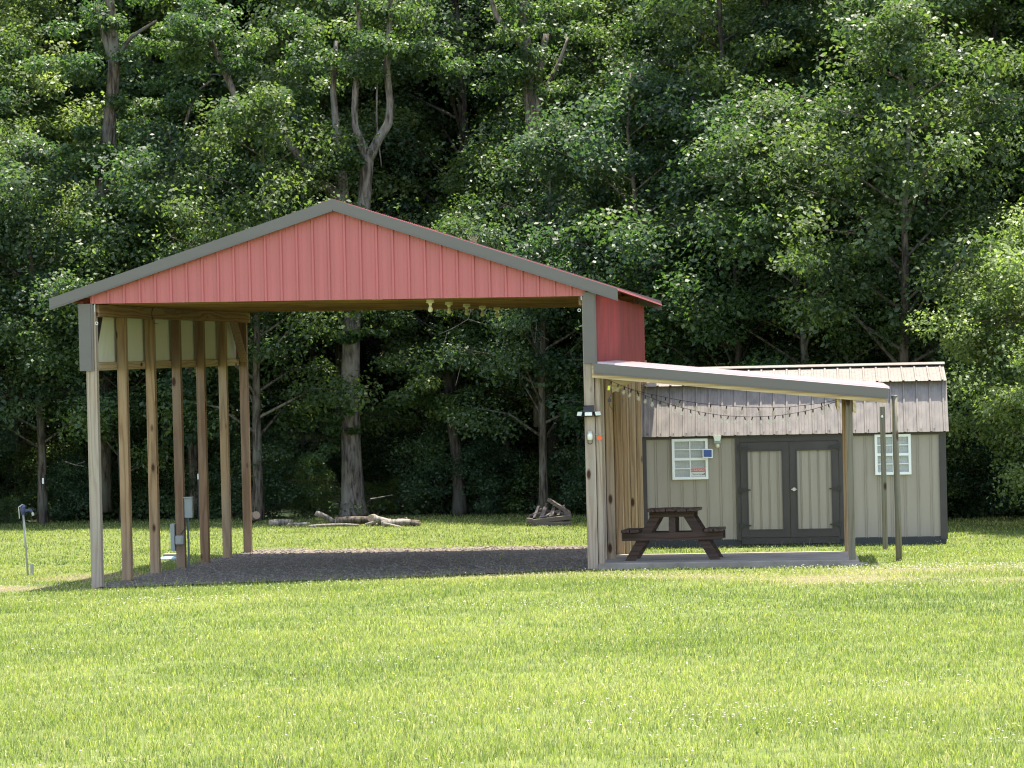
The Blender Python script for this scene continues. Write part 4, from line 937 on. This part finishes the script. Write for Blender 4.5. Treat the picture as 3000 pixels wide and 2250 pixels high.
twig('thin bare twigs in the middle of the carport opening', 63.8, [[(1380, 1030), (1350, 1070), (1335, 1130)], [(1380, 1030), (1420, 1075), (1450, 1090)], [(1520, 1065), (1495, 1100), (1488, 1130)], [(1520, 1065), (1524, 1130)]], .016)
twig('arching bare branch above the lean-to roof', 64.2, [[(1680, 705), (1710, 680), (1760, 672), (1820, 680), (1850, 700), (1868, 730)], [(1800, 676), (1825, 715), (1830, 740)], [(1850, 700), (1880, 710)]], .022)
twig('pale fallen branch low in the shade left of the front corner post', 66, [[(190, 1352), (220, 1362), (250, 1352)], [(220, 1362), (245, 1366)]], .03)
twig('fallen pale pole leaning in the undergrowth right of the big trunk', 65.0, [[(1085, 1462), (1150, 1450)]], .025)
twig('bent bare twigs on the bright tree right of the shed', 57.0, [[(3000, 1080), (2960, 1120), (2935, 1150)], [(2985, 1095), (2930, 1115)], [(2960, 1120), (2950, 1160)]], .02)
pg = thing('dry_frond', 'dry orange frond poking up behind the right carport roof slope', 'plant', tuple(at(1388, 740, 58)))
fb = MB()
for k in range(7): fb.tube([(0, 0, 0), (.02*(k-3), 0, .25), (.045*(k-3), 0, .36+.03*(k % 3))], [.012, .008, .002], 4)
fb.build('frond', M['logend'], pg)

# ------------------------------------------------------------------ grass, clover, stones
def occupied(X, Y):
    a = (X-O[0])*u[0]+(Y-O[1])*u[1]; d = (X-O[0])*v[0]+(Y-O[1])*v[1]
    s1 = (a > 7.1) & (a < 10.88) & (d > -.08) & (d < 3.72); s2 = (a > 7.2) & (a < 12.55) & (d > 10.62) & (d < 13.7)
    return s1 | s2
def scatter(rng, y0, y1, dens, margin=3.4):
    w0 = y1*.1786+margin; n = int((y1-y0)*2*w0*dens); X = rng.uniform(-w0, w0, n); Y = rng.uniform(y0, y1, n)
    k = np.abs(X) < Y*.1786+margin; return X[k], Y[k]
def blades(name, matn, zonesl, seed, hscale=1., bare_ok=False, fn=None):
    rng = np.random.RandomState(seed); VV = []; TT = []
    for y0, y1, dens, wd, ht in zonesl:
        X, Y = scatter(rng, y0, y1, dens); 
        cl = wob(X, Y, 2.2)*.7+wob(X, Y, 6)*.3; cl2 = wob(X+40, Y, .5); bare = patches(X, Y)
        gr = gravel_in(X+rng.normal(0, .13, len(X)), Y+rng.normal(0, .22, len(X))); oc = occupied(X, Y)
        a = (X-O[0])*u[0]+(Y-O[1])*u[1]; d = (X-O[0])*v[0]+(Y-O[1])*v[1]
        keep = ~oc & (d < edge(a)+.9) & (rng.uniform(0, 1, len(X)) < np.clip(.75+.35*cl, .2, 1)) & (~gr | (rng.uniform(0, 1, len(X)) < .022)) & (rng.uniform(0, 1, len(X)) > bare*.75)
        if fn is not None: keep &= fn(a, d, X, Y, rng)
        a, d = a[keep], d[keep]; X, Y, cl, cl2, bare = X[keep], Y[keep], cl[keep], cl2[keep], bare[keep]; n = len(X); Z = g(X, Y)
        az = rng.uniform(0, 6.283, n); ln = ht*hscale*(1-.55*((a > 6.8) & (a < 11) & (d > -.7) & (d < 0)))*(1+.30*np.clip(cl, -1, 1.6)+.25*(wob(X+9, Y, .8) > .7))*rng.uniform(.5, 1.35, n)*(1-.5*bare); lean = rng.uniform(.25, 1.15, n)
        face = rng.uniform(0, 6.283, n); w2 = wd*rng.uniform(.6, 1.4, n)/2
        tx, ty = np.cos(face)*w2, np.sin(face)*w2; lx, ly = np.cos(az)*lean*ln, np.sin(az)*lean*ln
        b0 = np.stack([X-tx, Y-ty, Z-.01], 1); b1 = np.stack([X+tx, Y+ty, Z-.01], 1)
        m0 = np.stack([X-tx*.8+lx*.35, Y-ty*.8+ly*.35, Z+ln*.6], 1); m1 = np.stack([X+tx*.8+lx*.35, Y+ty*.8+ly*.35, Z+ln*.6], 1)
        e0 = np.stack([X-tx*.12+lx, Y-ty*.12+ly, Z+ln*(1-.35*lean**2)], 1); e1 = np.stack([X+tx*.12+lx, Y+ty*.12+ly, Z+ln*(1-.35*lean**2)], 1)
        VV.append(np.stack([b0, b1, m0, m1, e0, e1], 1).reshape(-1, 3))
        tint = np.clip(.49+.13*cl2+.12*wob(X*1.0+3, Y*.6, 1.7)+rng.normal(0, .25, n)+.5*bare, 0, .92); tint[rng.uniform(0, 1, n) < .02+.4*bare] = 1.
        TT.append(np.repeat(tint, 6))
    V = np.concatenate(VV); nb_ = len(V)//6; b = np.arange(nb_)*6
    Fq = np.concatenate([np.stack([b, b+1, b+3, b+2], 1), np.stack([b+2, b+3, b+5, b+4], 1)])
    o_ = bpy.data.objects.new(name, npmesh(name, V, Fq, M[matn], {'tint': np.concatenate(TT)})); COL.objects.link(o_); o_['kind'] = 'stuff'
    return o_
blades('grass', 'grass', [(13.5, 20, 2100, .0048, .056), (20, 28, 1450, .0058, .052), (28, 38, 950, .0072, .048), (38, 48, 600, .009, .045), (48, 68, 260, .014, .045)], 1)
# taller tufts along the gravel and slab edges
def near_edge(a, d, X, Y, rng):
    m1 = (np.abs(d+.35+.3*((a > 1.5) & (a < 5))) < .35) & (a > -.5) & (a < 11); m2 = (np.abs(a+.25) < .2) & (d > 0) & (d < 11)
    m3 = (np.abs(d-10.5) < .12) & (a > 7) & (a < 12.6)
    return (m1 | m2 | m3) & (rng.uniform(0, 1, len(X)) < .55)
blades('tall_grass', 'grass', [(38, 53, 120, .008, .13)], 4, fn=near_edge)
# clover flowers
rng = np.random.RandomState(8); PX = []
for y0, y1, dn in ((13.5, 22, 36), (22, 32, 34), (32, 46, 34), (46, 64, 7)):
    X, Y = scatter(rng, y0, y1, dn*4); cl = wob(X-9, Y+3, 1.1); a = (X-O[0])*u[0]+(Y-O[1])*u[1]; d = (X-O[0])*v[0]+(Y-O[1])*v[1]
    band = sst(1.2, .3, np.abs(d+1.35+.12*(a-7)))*sst(9, 11, a)*.8
    k = (rng.uniform(0, 1, len(X)) < np.clip(.02+.5*np.clip(cl-.35, 0, 2)**1.3+.75*band, 0, 1)) & ~occupied(X, Y) & ~gravel_in(X, Y) & (d < edge(a)-1) & ~((a > 6.5) & (a < 11) & (d > -1.0) & (d < 0))
    PX.append(np.stack([X[k], Y[k]], 1))
PX = np.concatenate(PX); n = len(PX); Z = g(PX[:, 0], PX[:, 1])+rng.uniform(.035, .07, n); r = rng.uniform(.003, .0085, n)*(1+.25*(PX[:, 1] > 34))
dome = np.array([(math.cos(k*1.0472), math.sin(k*1.0472), 0) for k in range(6)]+[(math.cos(k*1.0472+.5)*.75, math.sin(k*1.0472+.5)*.75, .7) for k in range(6)]+[(math.cos(k*1.0472)*.6, math.sin(k*1.0472)*.6, -.45) for k in range(6)]+[(0, 0, .9), (0, 0, -.5)])*np.array([1.15, 1.15, .7])
tri = []
for k in range(6):
    k2 = (k+1) % 6; tri += [(k, k2, 6+k), (k2, 6+k2, 6+k), (6+k, 6+k2, 18), (k2, k, 12+k), (12+k2, k2, 12+k), (12+k2, 12+k, 19)]
tri = np.array(tri); V = dome[None]*r[:, None, None]+np.stack([PX[:, 0], PX[:, 1], Z], 1)[:, None]
Ft = (tri[None]+(np.arange(n)*20)[:, None, None]).reshape(-1, 3)
M['clover'] = m_plain('clover_white', (.50, .49, .38), .9, 0, .2, 40)
o = bpy.data.objects.new('clover_flowers', npmesh('clover_flowers', V.reshape(-1, 3), Ft, M['clover'], tri=True)); COL.objects.link(o); o['kind'] = 'stuff'
# loose stones on the gravel
rng = np.random.RandomState(3); n = 16000
X = rng.uniform(-7.5, 4.5, n); Y = rng.uniform(38.5, 55, n); k = gravel_in(X, Y); X, Y = X[k], Y[k]; n = len(X)
oc = np.array([(1, 0, 0), (-1, 0, 0), (0, 1, 0), (0, -1, 0), (0, 0, 1), (0, 0, -1.)]); ft = np.array([(0, 2, 4), (2, 1, 4), (1, 3, 4), (3, 0, 4), (2, 0, 5), (1, 2, 5), (3, 1, 5), (0, 3, 5)])
sz = rng.uniform(.008, .024, (n, 1, 1)); ja = rng.uniform(.6, 1.3, (n, 6, 3)); V = oc[None]*ja*sz*np.array([1, 1, .7])+np.stack([X, Y, g(X, Y)+.022], 1)[:, None]
M['stone'] = m_plain('stone', (.17, .15, .13), .9, 0, .5, 9)
o = bpy.data.objects.new('gravel', npmesh('gravel', V.reshape(-1, 3), (ft[None]+(np.arange(n)*6)[:, None, None]).reshape(-1, 3), M['stone'], tri=True)); COL.objects.link(o); o['kind'] = 'stuff'

# labels that would coincide get told apart by their order from left to right
from collections import defaultdict
dup_ = defaultdict(list)
for o in list(bpy.data.objects):
    if o.get('category') in ('tree', 'shrub') and o.parent is None and any(q in o['label'] for q in ('behind', ' at the wood edge', 'inside the wood', 'front of the wood', 'deeper in', 'out at', 'left of the', 'right of the')): dup_[o['label']].append(o)
for lab, os_ in dup_.items():
    if len(os_) < 2 or len(os_) > 9: continue
    os_.sort(key=lambda o: o.location.x/o.location.y)
    words = {2: ['left-hand', 'right-hand'], 3: ['leftmost', 'middle', 'rightmost'], 4: ['leftmost', 'second from left', 'second from right', 'rightmost']}.get(len(os_))
    if words is None: words = ['leftmost']+['%s from left' % q for q in ('second', 'third', 'fourth', 'fifth', 'sixth', 'seventh', 'eighth')][:len(os_)-2]+['rightmost']
    for o, wd_ in zip(os_, words): o['label'] = wd_+' '+lab
bpy.context.view_layer.update()
